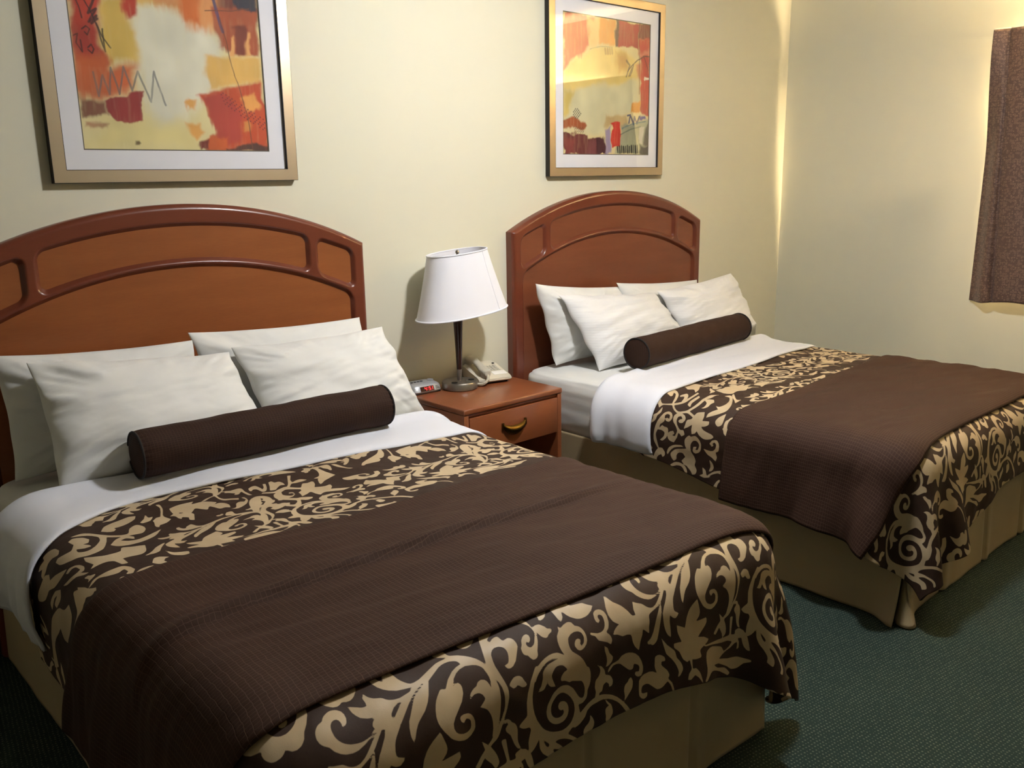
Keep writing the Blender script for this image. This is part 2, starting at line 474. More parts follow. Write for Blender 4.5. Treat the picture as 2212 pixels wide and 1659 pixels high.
# ------------------------------------------------------------------ cloth that hangs over a bed
BED_TOP = 0.675
class Drape:
    """A quilt laid on a mattress, settled by position based dynamics; sampled smoothly afterwards.
    u runs across the bed from its middle, v from the headboard down the bed (metres of cloth)."""
    H = 0.042
    def __init__(s, seed, wx=0.82, foot=2.14, rim=0.12, steps=150, corner=0.15):
        rng = np.random.RandomState(seed)
        h = s.H
        s.u = np.arange(-31, 32)*h; s.v = 0.30+np.arange(0, 58)*h
        U, V = np.meshgrid(s.u, s.v, indexing='ij')
        top = BED_TOP + 0.006*fbm(U*2.3+seed*7, V*2.3, seed) - 0.012*np.clip(np.abs(U)/0.8, 0, 1)**3
        X = np.stack([U, -V, top], -1)
        fixed = (np.abs(U) < 0.64) & (V < 1.98)
        W = (~fixed).astype(float)[..., None]
        # start with the overhang tipped half down
        du = np.maximum(np.abs(U)-0.74, 0); dv = np.maximum(V-2.06, 0)
        X[..., 2] -= 0.35*np.hypot(du, dv)
        X += rng.randn(*X.shape)*0.003*W
        vel = np.zeros_like(X); dt = 1/50
        c = np.array([0, -(foot-1.2)/2-.6, 0]); cx, cy, cz = wx, 0.0, 0.0
        y0, y1 = 0.3, -foot
        ctr = np.array([0, (y0+y1)/2, BED_TOP/2]); half = np.array([wx, (y0-y1)/2, BED_TOP/2-0.004])
        def pair(sa, sb, rest, k):
            d = X[sb]-X[sa]; L = np.sqrt((d*d).sum(-1, keepdims=True))+1e-9
            wa, wb = W[sa], W[sb]
            corr = d*((L-rest)/L*k/np.maximum(wa+wb, 1e-9))
            X[sa] += wa*corr; X[sb] -= wb*corr
        n, m = U.shape
        A = slice(None)
        jobs = []
        def strided(step, dirn, rest, k):
            i, j = dirn
            if j == 0:
                for o in range(2*i):
                    ia = np.arange(o, n-i, 2*i)
                    if len(ia): jobs.append(((ia, A), (ia+i, A), rest, k))
            elif i == 0:
                for o in range(2*j):
                    ja = np.arange(o, m-j, 2*j)
                    if len(ja): jobs.append(((A, ja), (A, ja+j), rest, k))
        strided(1, (1, 0), h, 1.0); strided(1, (0, 1), h, 1.0)
        for o in (0, 1):
            ia = np.arange(o, n-1, 2)
            jobs.append(((ia, slice(0, m-1)), (ia+1, slice(1, m)), h*math.sqrt(2), .35))
            jobs.append(((ia, slice(1, m)), (ia+1, slice(0, m-1)), h*math.sqrt(2), .35))
        strided(2, (2, 0), 2*h, .22); strided(2, (0, 2), 2*h, .22)
        strided(3, (3, 0), 3*h, .05); strided(3, (0, 3), 3*h, .05)
        for it in range(steps):
            P0 = X.copy()
            vel[..., 2] -= 9.8*dt*W[..., 0]
            vel *= 0.94
            X += vel*dt*W
            for k in range(9):
                for (a, b, r, kk) in jobs: pair(a, b, r, kk)
                q = X-ctr; sg = np.sign(q); qa = np.abs(q)-half+rim
                # wider rounding around the upright corners
                xy = np.maximum(qa[..., :2]+(corner-rim), 0); dxy = np.hypot(xy[..., 0], xy[..., 1])
                inner = np.maximum(qa[..., 0], qa[..., 1])
                rad = np.where((xy[..., 0] > 0) & (xy[..., 1] > 0), dxy-(corner-rim), inner)
                qz = qa[..., 2]
                o1 = np.maximum(rad, 0); o2 = np.maximum(qz, 0)
                out = np.hypot(o1, o2)
                sd = out + np.minimum(np.maximum(rad, qz), 0) - rim
                pen = np.minimum(sd, 0)
                both = (xy[..., 0] > 0) & (xy[..., 1] > 0)
                gx = np.where(both, xy[..., 0]/np.maximum(dxy, 1e-9), (qa[..., 0] >= qa[..., 1]).astype(float))
                gy = np.where(both, xy[..., 1]/np.maximum(dxy, 1e-9), (qa[..., 1] > qa[..., 0]).astype(float))
                fr = np.where(out > 0, o1/np.maximum(out, 1e-9), (rad > qz).astype(float))
                fz = np.where(out > 0, o2/np.maximum(out, 1e-9), (rad <= qz).astype(float))
                G = np.stack([gx*fr*sg[..., 0], gy*fr*sg[..., 1], fz*sg[..., 2]], -1)
                X -= G*pen[..., None]*W
            vel = (X-P0)/dt
            sp = np.sqrt((vel**2).sum(-1, keepdims=True))
            vel *= np.minimum(1, 3.0/np.maximum(sp, 1e-9))
        s.X = X
    def at(s, u, v):
        X = s.X; n, m = X.shape[:2]
        gu = np.clip((u-s.u[0])/s.H, 1, n-2.001); gv = np.clip((v-s.v[0])/s.H, 1, m-2.001)
        iu = np.floor(gu).astype(int); iv = np.floor(gv).astype(int)
        fu = (gu-iu); fv = (gv-iv)
        def bs(f):   # uniform B-spline: rounds the folds like thick cloth
            return ((1-f)**3/6, (3*f**3-6*f**2+4)/6, (-3*f**3+3*f**2+3*f+1)/6, f**3/6)
        bu, bv = bs(fu), bs(fv)
        R = 0
        for a in range(4):
            for b in range(4):
                ii = np.clip(iu+a-1, 0, n-1); jj = np.clip(iv+b-1, 0, m-1)
                R = R + (bu[a]*bv[b])[..., None]*X[ii, jj]
        return R
    def surf(s, U, V, off=0.0, wrinkle=0.0, seed=0, freq=9.0):
        P = s.at(U, V); e = 0.004
        N = np.cross(s.at(U+e, V)-s.at(U-e, V), -(s.at(U, V+e)-s.at(U, V-e)))
        N /= np.sqrt((N*N).sum(-1, keepdims=True))+1e-12
        d = off
        if wrinkle: d = d + wrinkle*fbm(U*freq, V*freq*0.8, seed, 3)
        return P + N*(d[..., None] if hasattr(d, 'shape') and d.ndim else d)

# ------------------------------------------------------------------ the scrolls printed on the comforters
# outlines of the printed leaves and scrolls in tenths of a millimetre of cloth; a leading 1 adds, 0 cuts away
FOOT_SHAPES = [
 (1, "-2456 19919 -2335 19915 -2233 19933 -2189 19963 -2184 20019 -2214 20120 -2273 20220 -2364 20287 -2504 20358 -2539 20401 -2535 20441 -2509 20455 -2430 20413 -2371 20399 -2307 20404 -2285 20414 -2273 20457 -2272 20556 -2263 20565 -2236 20565 -2127 20555 -2072 20584 -2035 20632 -2028 20739 -2057 20805 -2279 21031 -2394 21094 -2483 21110 -2532 21096 -2551 21081 -2587 21020 -2476 21006 -2432 20966 -2379 20889 -2353 20834 -2342 20781 -2346 20730 -2371 20684 -2447 20632 -2548 20621 -2614 20640 -2672 20680 -2713 20728 -2756 20846 -2772 20951 -2753 21125 -2711 21404 -2715 21474 -2740 21583 -2831 21780 -3070 22183 -3116 22239 -3168 22277 -3291 22318 -3416 22399 -3619 22604 -3666 22640 -3690 22639 -3774 22588 -3607 22430 -3293 22219 -3157 22113 -2993 21922 -2898 21772 -2866 21692 -2835 21549 -2826 21464 -2831 21347 -2849 21258 -2881 21183 -2912 21164 -2972 21151 -2998 21112 -3010 21065 -3001 20987 -2979 20910 -2923 20834 -2831 20602 -2722 20374"),
 (1, "-2974 20863 -2986 20968 -2986 21075 -2899 21198 -2889 21246 -2895 21343 -2925 21511 -3005 21793 -3066 21961 -3133 22098 -3189 22165 -3285 22228 -3223 22009 -3212 21873 -3220 21790 -3241 21710 -3290 21611 -3343 21557 -3442 21498 -3304 21418 -3277 21387 -3297 21310 -3351 21255 -3399 21234 -3473 21227 -3525 21241 -3605 21280 -3584 21235 -3549 21186 -3497 21153 -3441 21129 -3353 21109 -3317 21071 -3281 21053 -3206 21044 -3137 21076 -3104 21111 -3079 21177 -3064 21264 -3020 21155 -3011 21099 -3010 21042 -3027 20915"),
 (1, "-2973 21009 -2940 20845 -2961 20779 -3039 20658 -3118 20572 -3225 20477 -3330 20412 -3479 20348 -3516 20315 -3529 20220 -3510 19939 -3529 19879 -3571 19861 -3668 19860 -3752 20035 -3782 20140 -3768 20197 -3723 20247 -3555 20358 -3750 20350 -3851 20360 -4356 20507 -4477 20519 -4549 20507 -4577 20489 -4623 20439 -4673 20358 -4696 20297 -4719 20131 -4757 19960 -4847 20005 -4908 20057 -4946 20128 -4966 20212 -5016 20155 -5040 20094 -5061 19966 -5064 19816 -5080 19805 -5141 19815 -5176 19990 -5169 20135 -5137 20259 -5080 20358 -4999 20439 -4871 20516 -4573 20586 -4622 20628 -4663 20647 -4899 20668 -5014 20648 -5102 20609 -5146 20574 -5195 20509 -5322 20441 -5393 20362 -5432 20246 -5492 20326 -5493 20444 -5514 20507 -5574 20496 -5621 20472 -5804 20326 -5800 20470 -5771 20556 -5727 20633 -5633 20700 -5501 20753 -5581 20803 -5616 20848 -5612 20886 -5582 20934 -5528 20971 -5366 21005 -5236 21070 -5195 21079 -5124 21051 -4811 20832 -4657 20738 -4545 20683 -4308 20595 -4208 20622 -3848 20464 -3770 20445 -3694 20439 -3597 20450 -3486 20497 -3443 20529 -3407 20620 -3357 20682 -3206 20726 -3124 20765 -3074 20810 -3034 20863 -3007 20972"),
 (0, "-4895 20730 -4993 20730 -5107 20766 -5206 20838 -5229 20890 -5200 20924"),
 (1, "-3353 20601 -3541 20625 -3669 20664 -3841 20766 -3987 20899 -4012 20899 -4084 20867 -4128 20881 -4232 20952 -4295 21007 -4340 21063 -4393 21153 -4428 21248 -4437 21309 -4435 21371 -4417 21445 -4368 21551 -4256 21724 -4203 21779 -4082 21864 -3948 21919 -3865 21931 -3763 21906 -3674 21842 -3641 21795 -3627 21685 -3641 21596 -3670 21542 -3709 21499 -3751 21478 -3849 21460 -3913 21466 -3945 21495 -3941 21538 -3924 21581 -3873 21609 -3855 21588 -3831 21568 -3798 21557 -3739 21592 -3717 21645 -3728 21732 -3752 21773 -3794 21797 -3848 21808 -3940 21795 -4054 21742 -4115 21676 -4139 21597 -4121 21514 -4051 21437 -3783 21233 -3690 21113 -3651 21006 -3652 20959 -3668 20916 -3681 20902 -3720 20894 -3811 20911 -3722 20800 -3613 20729 -3509 20693 -3357 20682 -3235 20715 -3193 20660 -3306 20609"),
 (1, "-4171 20570 -4376 20860 -4460 20958 -4587 21063 -4782 21172 -4833 21210 -4901 21277 -5024 21445 -5048 21356 -5041 21292 -5013 21189 -4964 21088 -4681 20807 -4580 20737 -4437 20682 -4345 20635 -4242 20558"),
 (1, "-5560 20945 -5366 21005 -5534 21145 -5727 21286 -5771 21338 -5836 21449 -5655 21556 -5623 21505 -5579 21561 -5519 21615 -5449 21648 -5401 21652 -5312 21612 -5392 21585 -5421 21554 -5438 21518 -5432 21399 -5393 21299 -5357 21243 -5312 21196 -5162 21078 -5137 21046 -5133 21018 -5160 20961 -5186 20941 -5290 20908 -5406 20895 -5450 20902"),
 (1, "-2806 19908 -2744 19899 -2530 19913 -2688 20151 -2824 20268 -2937 20324 -3039 20339 -3119 20310 -3153 20285 -3177 20252 -3186 20170 -3098 20173 -3001 20128 -2903 20038 -2835 19929"),
 (1, "-3991 19850 -3906 19851 -3885 19922 -3835 19851 -3814 19858 -3793 19873 -3784 19911 -3787 19957 -3823 20022 -3859 20047 -3922 20054 -3958 20036 -3983 20000"),
 (1, "-2124 20072 -2074 20097 -2005 20090 -1958 20067 -1897 19981 -1845 19991 -1834 20003 -1836 20055 -1856 20116 -1890 20165 -1937 20204 -2027 20242 -2072 20235 -2100 20202 -2117 20155"),
 (1, "-1786 20026 -1474 20008 -1438 20014 -1298 20073 -1243 20081 -1146 20033 -1123 20027 -1109 20035 -1103 20052 -1108 20098 -1139 20155 -1186 20210 -1254 20266 -1329 20304 -1371 20310 -1493 20304 -1445 20390 -1438 20591 -1352 20569 -1294 20573 -1238 20589 -1158 20683 -1135 20749 -1029 20771 -1092 20834 -1198 20860 -1264 20899 -1302 20897 -1336 20885 -1387 20840 -1434 20712 -1544 20885 -1686 21045 -1726 21124 -1759 21150 -1800 21166 -1844 21167 -1886 21156 -1936 21090 -1947 21038 -2011 21020 -2027 20986 -2033 20944 -2010 20867 -1946 20816 -1890 20732 -1812 20678 -1757 20658 -1702 20653 -1667 20669 -1652 20704 -1667 20764 -1714 20813 -1773 20836 -1804 20797 -1840 20821 -1847 20859 -1840 20898 -1815 20924 -1777 20936 -1696 20916 -1645 20884 -1522 20757 -1475 20681 -1470 20581 -1483 20500 -1563 20378 -1771 20153 -1788 20103"),
 (1, "-939 20019 -786 20012 -568 20024 44 20032 97 20041 114 20053 120 20075 108 20131 66 20197 -19 20286 -221 20419 -214 20457 -192 20493 -162 20506 119 20558 221 20669 307 20721 177 20803 45 20849 -49 20864 -186 20861 -261 20845 -323 20817 -429 20733 -481 20659 -517 20530 -611 20673 -721 20752 -746 20672 -717 20368 -738 20289 -963 20479 -1043 20510 -1178 20526 -1125 20420 -1093 20269 -1058 20180"),
 (1, "-6585 19681 -6430 19695 -6444 19878 -6484 20037 -6575 20170 -6669 20254 -6721 20344 -6761 20375 -6806 20395 -6876 20393 -6948 20353 -7023 20245 -7082 20276 -7129 20282 -7224 20258 -7285 20219 -7336 20146 -7357 20096 -7367 20023 -7348 19961 -7449 19911 -7525 19860 -7605 19759 -7650 19649 -7670 19562 -7673 19474 -7662 19405 -7641 19384 -7609 19385 -7420 19449 -7030 19555 -6964 19579 -6904 19618 -6850 19710 -6820 19813 -6821 19890 -6853 19924 -6890 19929 -6926 19921 -6961 19881 -6969 19856 -6964 19827 -6909 19837 -6912 19781 -6941 19712 -6996 19647 -7066 19607 -7130 19607 -7166 19632 -7177 19691 -7164 19784 -7104 19913 -7057 19969 -7004 20014 -6921 20048 -6863 20052 -6798 20040 -6741 20014 -6690 19971 -6651 19920 -6622 19855"),
 (1, "-6285 19699 -6105 19856 -6024 19890 -5946 19882 -5908 19865 -5874 19838 -5846 19766 -5833 19751 -5804 19745 -5726 19750 -5698 19761 -5677 19851 -5667 19857 -5629 19840 -5588 19763 -5570 19745 -5544 19739 -5482 19751 -5460 19765 -5438 19819 -5440 19926 -5476 20046 -5518 20115 -5594 20193 -5651 20225 -5701 20237 -5766 20222 -5832 20171 -5904 20207 -5956 20214 -6035 20184 -6124 20082 -6196 19938"),
 (1, "-5612 20903 -5735 20958 -5804 20968 -5906 20961 -5999 20932 -6096 20887 -6174 20831 -6234 20764 -6272 20687 -6281 20623 -6273 20534 -6256 20485 -6232 20448 -6199 20422 -6164 20411 -6128 20414 -6099 20428 -6071 20469 -6065 20513 -6066 20555 -6089 20599 -6059 20607 -6014 20592 -5980 20569 -5943 20496 -5934 20413 -5952 20340 -6009 20266 -6089 20224 -6159 20218 -6245 20241 -6290 20270 -6326 20311 -6418 20321 -6465 20343 -6506 20375 -6536 20419 -6559 20490 -6546 20580 -6513 20640 -6440 20715 -6395 20811 -6319 20894 -6244 20951 -6129 21003 -6030 21022 -5873 21012 -5599 20955 -5570 20939 -5572 20907"),
 (1, "781 20620 825 20783 858 20847 1008 20979 1039 21016 1117 21133 1172 21247 1193 21274 1215 21285 1297 21295 1306 21170 1395 21014 1484 21075 1626 21145 1707 21236 1764 21279 1831 21308 1900 21317 2004 21296 2097 21253 2379 21093 2518 20994 2597 21021 2260 21263 2181 21306 2054 21350 1752 21403 1697 21426 1680 21454 1658 21562 1608 21669 1593 21801 1397 21637 1354 21758 1283 21860 1263 21905 1215 22057 1101 21950 1055 21875 1021 21796 1005 21671 994 21639 973 21620 874 21588 724 21574 564 21483 438 21449 488 21398 540 21366 637 21326 712 21314 599 21227 568 21192 538 21118 533 21040 552 20958 592 20873"),
 (1, "2220 21287 2147 21468 2005 21749 1887 22048 1839 22092 1765 22123 1700 22116 1636 22065 1554 22048 1513 21994 1512 21979 1636 21931 1697 21880 1754 21818 1871 21631 1935 21551 2059 21427"),
 (1, "2613 21027 2688 21082 2839 21159 2602 21399 2555 21486 2553 21565 2566 21600 2596 21630 2724 21705 2666 21743 2637 21748 2548 21734 2467 21706 2444 21688 2407 21625 2377 21683 2355 21759 2354 21813 2393 22172 2279 22077 2224 21997 2181 21910 2153 21813 2141 21717 2156 21572 2175 21527 2238 21447 2491 21213"),
 (1, "128 20975 172 20885 216 20856 269 20839 328 20840 385 20854 432 20884 467 20925 481 20977 481 21035 445 21163 405 21227 357 21282 253 21332 317 21394 350 21445 369 21500 359 21550 306 21611 218 21534 -17 21418 -41 21400 -61 21351 -79 21304 -190 21242 -196 21229 -191 21189 7 21272 116 21285 191 21273 251 21243 297 21195 332 21139 362 21045 359 20998 341 20960 263 20945 220 20995 238 21053 173 21099 120 21050"),
 (1, "96 21571 188 21643 220 21763 316 21869 315 21919 291 21961 242 21998 182 22025 72 22041 121 21961 136 21900 127 21804 93 21671"),
 (1, "143 22207 166 22128 182 22104 237 22063 310 22034 496 22026 611 21965 755 21965 867 21990 984 22032 1087 22089 1220 22208 1330 22373 1387 22520 1392 22603 1384 22637 1368 22669 1323 22711 1266 22714 1200 22695 1141 22656 1099 22610 1094 22569 1117 22544 1239 22583 1259 22509 1243 22456 1198 22403 1099 22346 1036 22323 1025 22408 1012 22428 990 22435 928 22430 851 22386 582 22149 539 22123 441 22094 350 22090 317 22099 240 22154"),
 (1, "-197 21881 -52 21963 6 22032 50 22105 53 22179 65 22202 223 22280 285 22352 324 22428 329 22460 317 22518 303 22538 283 22547 202 22548 182 22460 83 22380 8 22405 -12 22420 -29 22481 -46 22539 -137 22554 -156 22653 -168 22675 -191 22677 -275 22645 -247 22483 -290 22358 -277 22242 -263 22211 -243 22192 -160 22150 -120 22101 -97 22047 -104 21996 -127 21946"),
 (1, "963 22612 1022 22729 1021 22808 1001 22885 958 22938 790 23076 707 23131 732 23076 753 23007 724 22858 741 22759 774 22719 849 22691 887 22637"),
 (1, "-751 22791 -483 22657 -329 22613 -197 22600 -56 22622 49 22658 216 22733 334 22800 491 22912 630 23039 812 23240 922 23390 1074 23698 1120 23827 1119 23950 1102 24024 1088 24047 1069 24050 992 24027 1018 23884 1002 23795 969 23699 891 23541 798 23393 648 23192 561 23091 470 23010 318 22901 162 22813 -11 22755 -104 22745 -330 22750 -409 22769 -505 22824 -561 22937 -626 22988 -728 23043 -819 23067 -922 23035 -907 22915 -893 22878 -864 22849"),
 (1, "42 22747 164 22890 279 23003 315 23079 340 23176 340 23222 324 23260 234 23337 186 23359 98 23365 92 23329 88 23285 100 23215 78 23114 80 23043 88 23026 124 23006 176 22998 211 23004 119 22902"),
 (1, "-411 22963 -331 23066 -290 23150 -281 23203 -295 23277 -403 23413 -449 23451 -674 23487 -712 23440 -621 23376 -627 23296 -615 23250 -560 23197 -458 23151 -416 23101 -406 23052"),
 (1, "461 23636 504 23735 494 23784 464 23826 440 23840 248 23890 230 23903 231 23925 274 24002 -29 24004 -197 24026 -227 23923 -240 23823 -229 23713 -203 23673 -150 23653 -78 23651 121 23713 303 23721 417 23695"),
 (1, "-1887 21298 -1918 21314 -2116 21503 -2249 21703 -2314 21869 -2336 22127 -2365 22150 -2497 22206 -2589 22260 -2505 22334 -2454 22362 -2399 22383 -2290 22406 -2250 22458 -2248 22499 -2310 22654 -2330 22733 -2326 22993 -2239 22994 -2164 22958 -2097 22905 -2010 22803 -2002 22983 -1989 23048 -1949 23130 -1896 23211 -1764 23333 -1664 23457 -1648 23508 -1647 23553 -1672 23628 -1534 23705 -1494 23717 -1468 23713 -1450 23696 -1420 23623 -1418 23562 -1431 23509 -1579 23294 -1579 23249 -1410 23341 -1344 23391 -1293 23447 -1203 23582 -1160 23683 -1162 23762 -1218 23853 -1143 23884 -1122 23884 -1104 23867 -1077 23806 -1069 23749 -1089 23661 -1132 23573 -1289 23338 -1363 23258 -1481 23155 -1523 23104 -1438 23104 -1370 23115 -1249 23158 -1158 23205 -1023 23291 -907 23385 -772 23535 -560 23844 -461 23950 -390 23998 -354 24006 -256 24000 -389 23906 -491 23802 -594 23665 -713 23470 -782 23395 -865 23315 -1130 23101 -982 23023 -944 23032 -880 23070 -811 23057 -707 23004 -622 22926 -730 22801 -805 22541 -706 22568 -642 22564 -555 22518 -531 22476 -520 22427 -517 22323 -455 22213 -426 22062 -423 21954 -446 21854 -464 21823 -494 21800 -619 21748 -1083 21587 -1081 21626 -1089 21635 -1219 21652 -1302 21698 -1331 21734 -1342 21792 -1235 21812 -1092 21905 -952 21910 -848 21936 -783 21968 -722 22014 -655 22111 -614 22226 -605 22332 -627 22419 -655 22443 -700 22439 -774 22389 -849 22300 -1001 22073 -1121 21964 -1192 21925 -1304 21892 -1380 21890 -1450 21903 -1548 21946 -1602 21989 -1729 22138 -1760 22192 -1787 22286 -1786 22351 -1770 22420 -1736 22490 -1687 22557 -1625 22618 -1554 22668 -1478 22702 -1405 22718 -1306 22715 -1247 22697 -1179 22647 -1151 22595 -1137 22534 -1145 22440 -1168 22378 -1205 22315 -1272 22254 -1348 22223 -1397 22217 -1432 22234 -1458 22292 -1445 22355 -1418 22392 -1357 22430 -1300 22433 -1280 22500 -1299 22536 -1335 22563 -1387 22573 -1445 22569 -1531 22537 -1608 22470 -1656 22388 -1667 22306 -1656 22225 -1633 22176 -1594 22126 -1520 22064 -1463 22034 -1402 22024 -1336 22031 -1270 22063 -1173 22140 -1072 22254 -994 22376 -957 22457 -931 22571 -932 22645 -960 22748 -1021 22846 -1076 22884 -1181 22915 -1303 22924 -1444 22892 -1590 22835 -1685 22785 -1812 22694 -1885 22623 -1948 22542 -2060 22358 -2122 22191 -2140 22062 -2140 21933 -2128 21819 -2090 21707 -2040 21600 -1997 21535 -1922 21458 -1754 21348 -1852 21301"),
 (0, "-1891 22881 -1713 23062 -1711 23082 -1733 23134 -1785 23095 -1816 23056 -1857 22977"),
 (1, "-1957 21379 -1844 21317 -1717 21265 -1591 21234 -1458 21220 -1342 21224 -1236 21247 -1189 21271 -1071 21359 -1102 21263 -1108 21157 -1086 21055 -1034 20962 -915 20879 -877 20799 -841 20842 -824 20850 -733 20821 -599 20806 -541 20822 -498 20851 -480 20928 -403 20974 -362 21016 -326 21099 -321 21210 -345 21297 -405 21363 -497 21408 -563 21420 -626 21417 -671 21395 -702 21361 -722 21295 -708 21253 -651 21201 -601 21186 -555 21187 -525 21207 -513 21238 -568 21302 -562 21351 -486 21328 -444 21295 -400 21218 -399 21159 -416 21104 -478 21055 -576 21035 -693 21047 -794 21090 -818 21113 -852 21170 -870 21233 -872 21307 -841 21369 -682 21514 -599 21621 -462 21902 -429 22040 -437 22166 -762 22007 -1335 21779 -1234 21729 -1143 21703 -1122 21690 -1108 21655 -1117 21613 -1185 21533 -1215 21512 -1290 21487 -1368 21480 -1431 21497 -1508 21546 -1548 21589 -1558 21614 -1556 21672 -1503 21838 -1612 21811 -1656 21773 -1691 21706 -1686 21648 -1731 21735 -1788 21798 -1851 21811 -1967 21790 -1861 21710 -1790 21576 -1761 21474 -1716 21433 -1656 21400 -1548 21369 -1270 21357 -1350 21324 -1420 21312 -1549 21314 -1645 21336 -1737 21370 -1863 21443 -1925 21493 -1990 21568 -2101 21503"),
 (1, "-2667 21379 -2582 21325 -2505 21291 -2449 21285 -2365 21303 -2302 21351 -2277 21429 -2236 21497 -2234 21528 -2276 21548 -2338 21539 -2376 21523 -2456 21448 -2518 21474 -2586 21472"),
 (1, "-2958 21993 -2926 21977 -2884 21971 -2826 21990 -2794 22020 -2756 22084 -2681 22143 -2652 22196 -2632 22255 -2624 22318 -2638 22503 -2633 22568 -2602 22654 -2553 22748 -2643 22711 -2685 22658 -2738 22565 -2814 22338 -2901 22239 -2919 22202 -2920 22152 -2887 22116 -2845 22093 -2877 22040 -2942 22053"),
 (1, "3545 21634 3614 21908 3619 21983 3583 22064 3449 22161 3902 22190 3917 22291 3910 22323 3852 22379 3525 22563 3784 22639 4007 22766 3955 22810 3670 22880 3625 22896 3597 22920 3598 22959 3640 23056 3636 23087 3598 23097 3475 23084 3375 23065 3253 23026 3259 23266 3368 23284 3406 23301 3522 23415 3581 23510 3648 23700 3657 23772 3578 23668 3488 23557 3345 23448 3170 23510 3060 23474 3112 23339 3197 23278 3213 23251 3209 23196 3159 23003 3062 23031 2938 22936 2899 22897 2750 22658 2551 22496 2531 22463 2516 22376 2692 22410 2853 22454 2668 22172 2633 22085 2605 21951 2987 22154 3082 21931 3166 21825 3245 21765 3342 21712"),
 (1, "4456 22260 4598 22400 4685 22504 4753 22611 4806 22722 4837 22837 4837 22882 4819 22912 4723 22969 4650 22828 4511 22663 4485 22616 4485 22580 4517 22519 4523 22485"),
 (1, "4953 22484 4953 22535 5037 22929 5029 22968 4998 22985 4776 22984 4625 22972 3770 22861 3856 22909 4215 22980 4539 23071 4732 23106 4985 23126 5214 23200 5120 23289 5079 23317 4968 23354 4863 23373 4766 23254 4721 23217 4665 23191 4215 23034 4083 23018 3955 23038 3910 23059 3883 23092 3864 23181 3870 23290 3910 23493 3900 23585 3866 23663 3749 23775 3888 23798 4140 23697 4252 23692 4380 23725 4525 23781 4756 23884 5116 24087 5154 24092 5225 24052 5057 23900 4986 23854 4901 23821 4702 23769 4608 23735 4341 23568 4663 23639 5007 23804 5096 23851 5180 23910 5267 23962 5387 23981 5444 23978 5494 23967 5539 23944 5670 23853 5893 23804 5896 23764 5854 23746 5694 23718 5460 23658 5071 23628 4640 23516 4813 23440 5139 23364 5323 23272 5412 23254 5426 23355 5392 23449 5463 23440 5477 23428 5485 23395 5478 23262 5421 23155 5545 23151 5605 23320 5657 23411 5749 23502 5837 23512 5787 23304 5737 23153 5686 23064 5579 22950 5458 22891 5378 22881 5303 22894 5278 22908 5271 22931 5285 22992 5277 23011 5246 23015 5116 22991 5088 22780 5063 22480 4969 22475"),
 (1, "2030 22065 2258 22314 2556 22560 2593 22616 2655 22778 2786 22916 2852 23009 2890 23102 2892 23142 2880 23178 2796 23262 2743 23279 2692 23286 2727 23186 2726 23144 2709 23092 2645 22973 2566 22858 2470 22746 2250 22540 2220 22490"),
 (1, "1834 22449 1904 22440 1996 22463 2100 22523 2185 22592 2202 22620 2211 22693 2074 22658 2066 22724 2077 22751 2117 22794 2283 22950 2344 23036 2379 23112 2373 23133 2335 23165 2333 23187 2471 23330 2526 23436 2582 23604 2620 23956 2565 23905 2530 23634 2455 23431 2401 23339 2311 23241 2160 23305 2106 23318 2016 23318 1917 23290 1869 23259 1590 23027 1498 22989 1404 22984 1369 22995 1346 23020 1332 23058 1326 23131 1351 23163 1395 23189 1553 23223 1552 23306 1540 23328 1481 23346 1441 23344 1362 23306 1282 23232 1259 23195 1244 23137 1235 22999 1244 22830 1260 22800 1325 22754 1420 22729 1624 22742 1749 22783 1912 22886 1840 22760 1813 22675 1815 22497 1820 22468"),
]
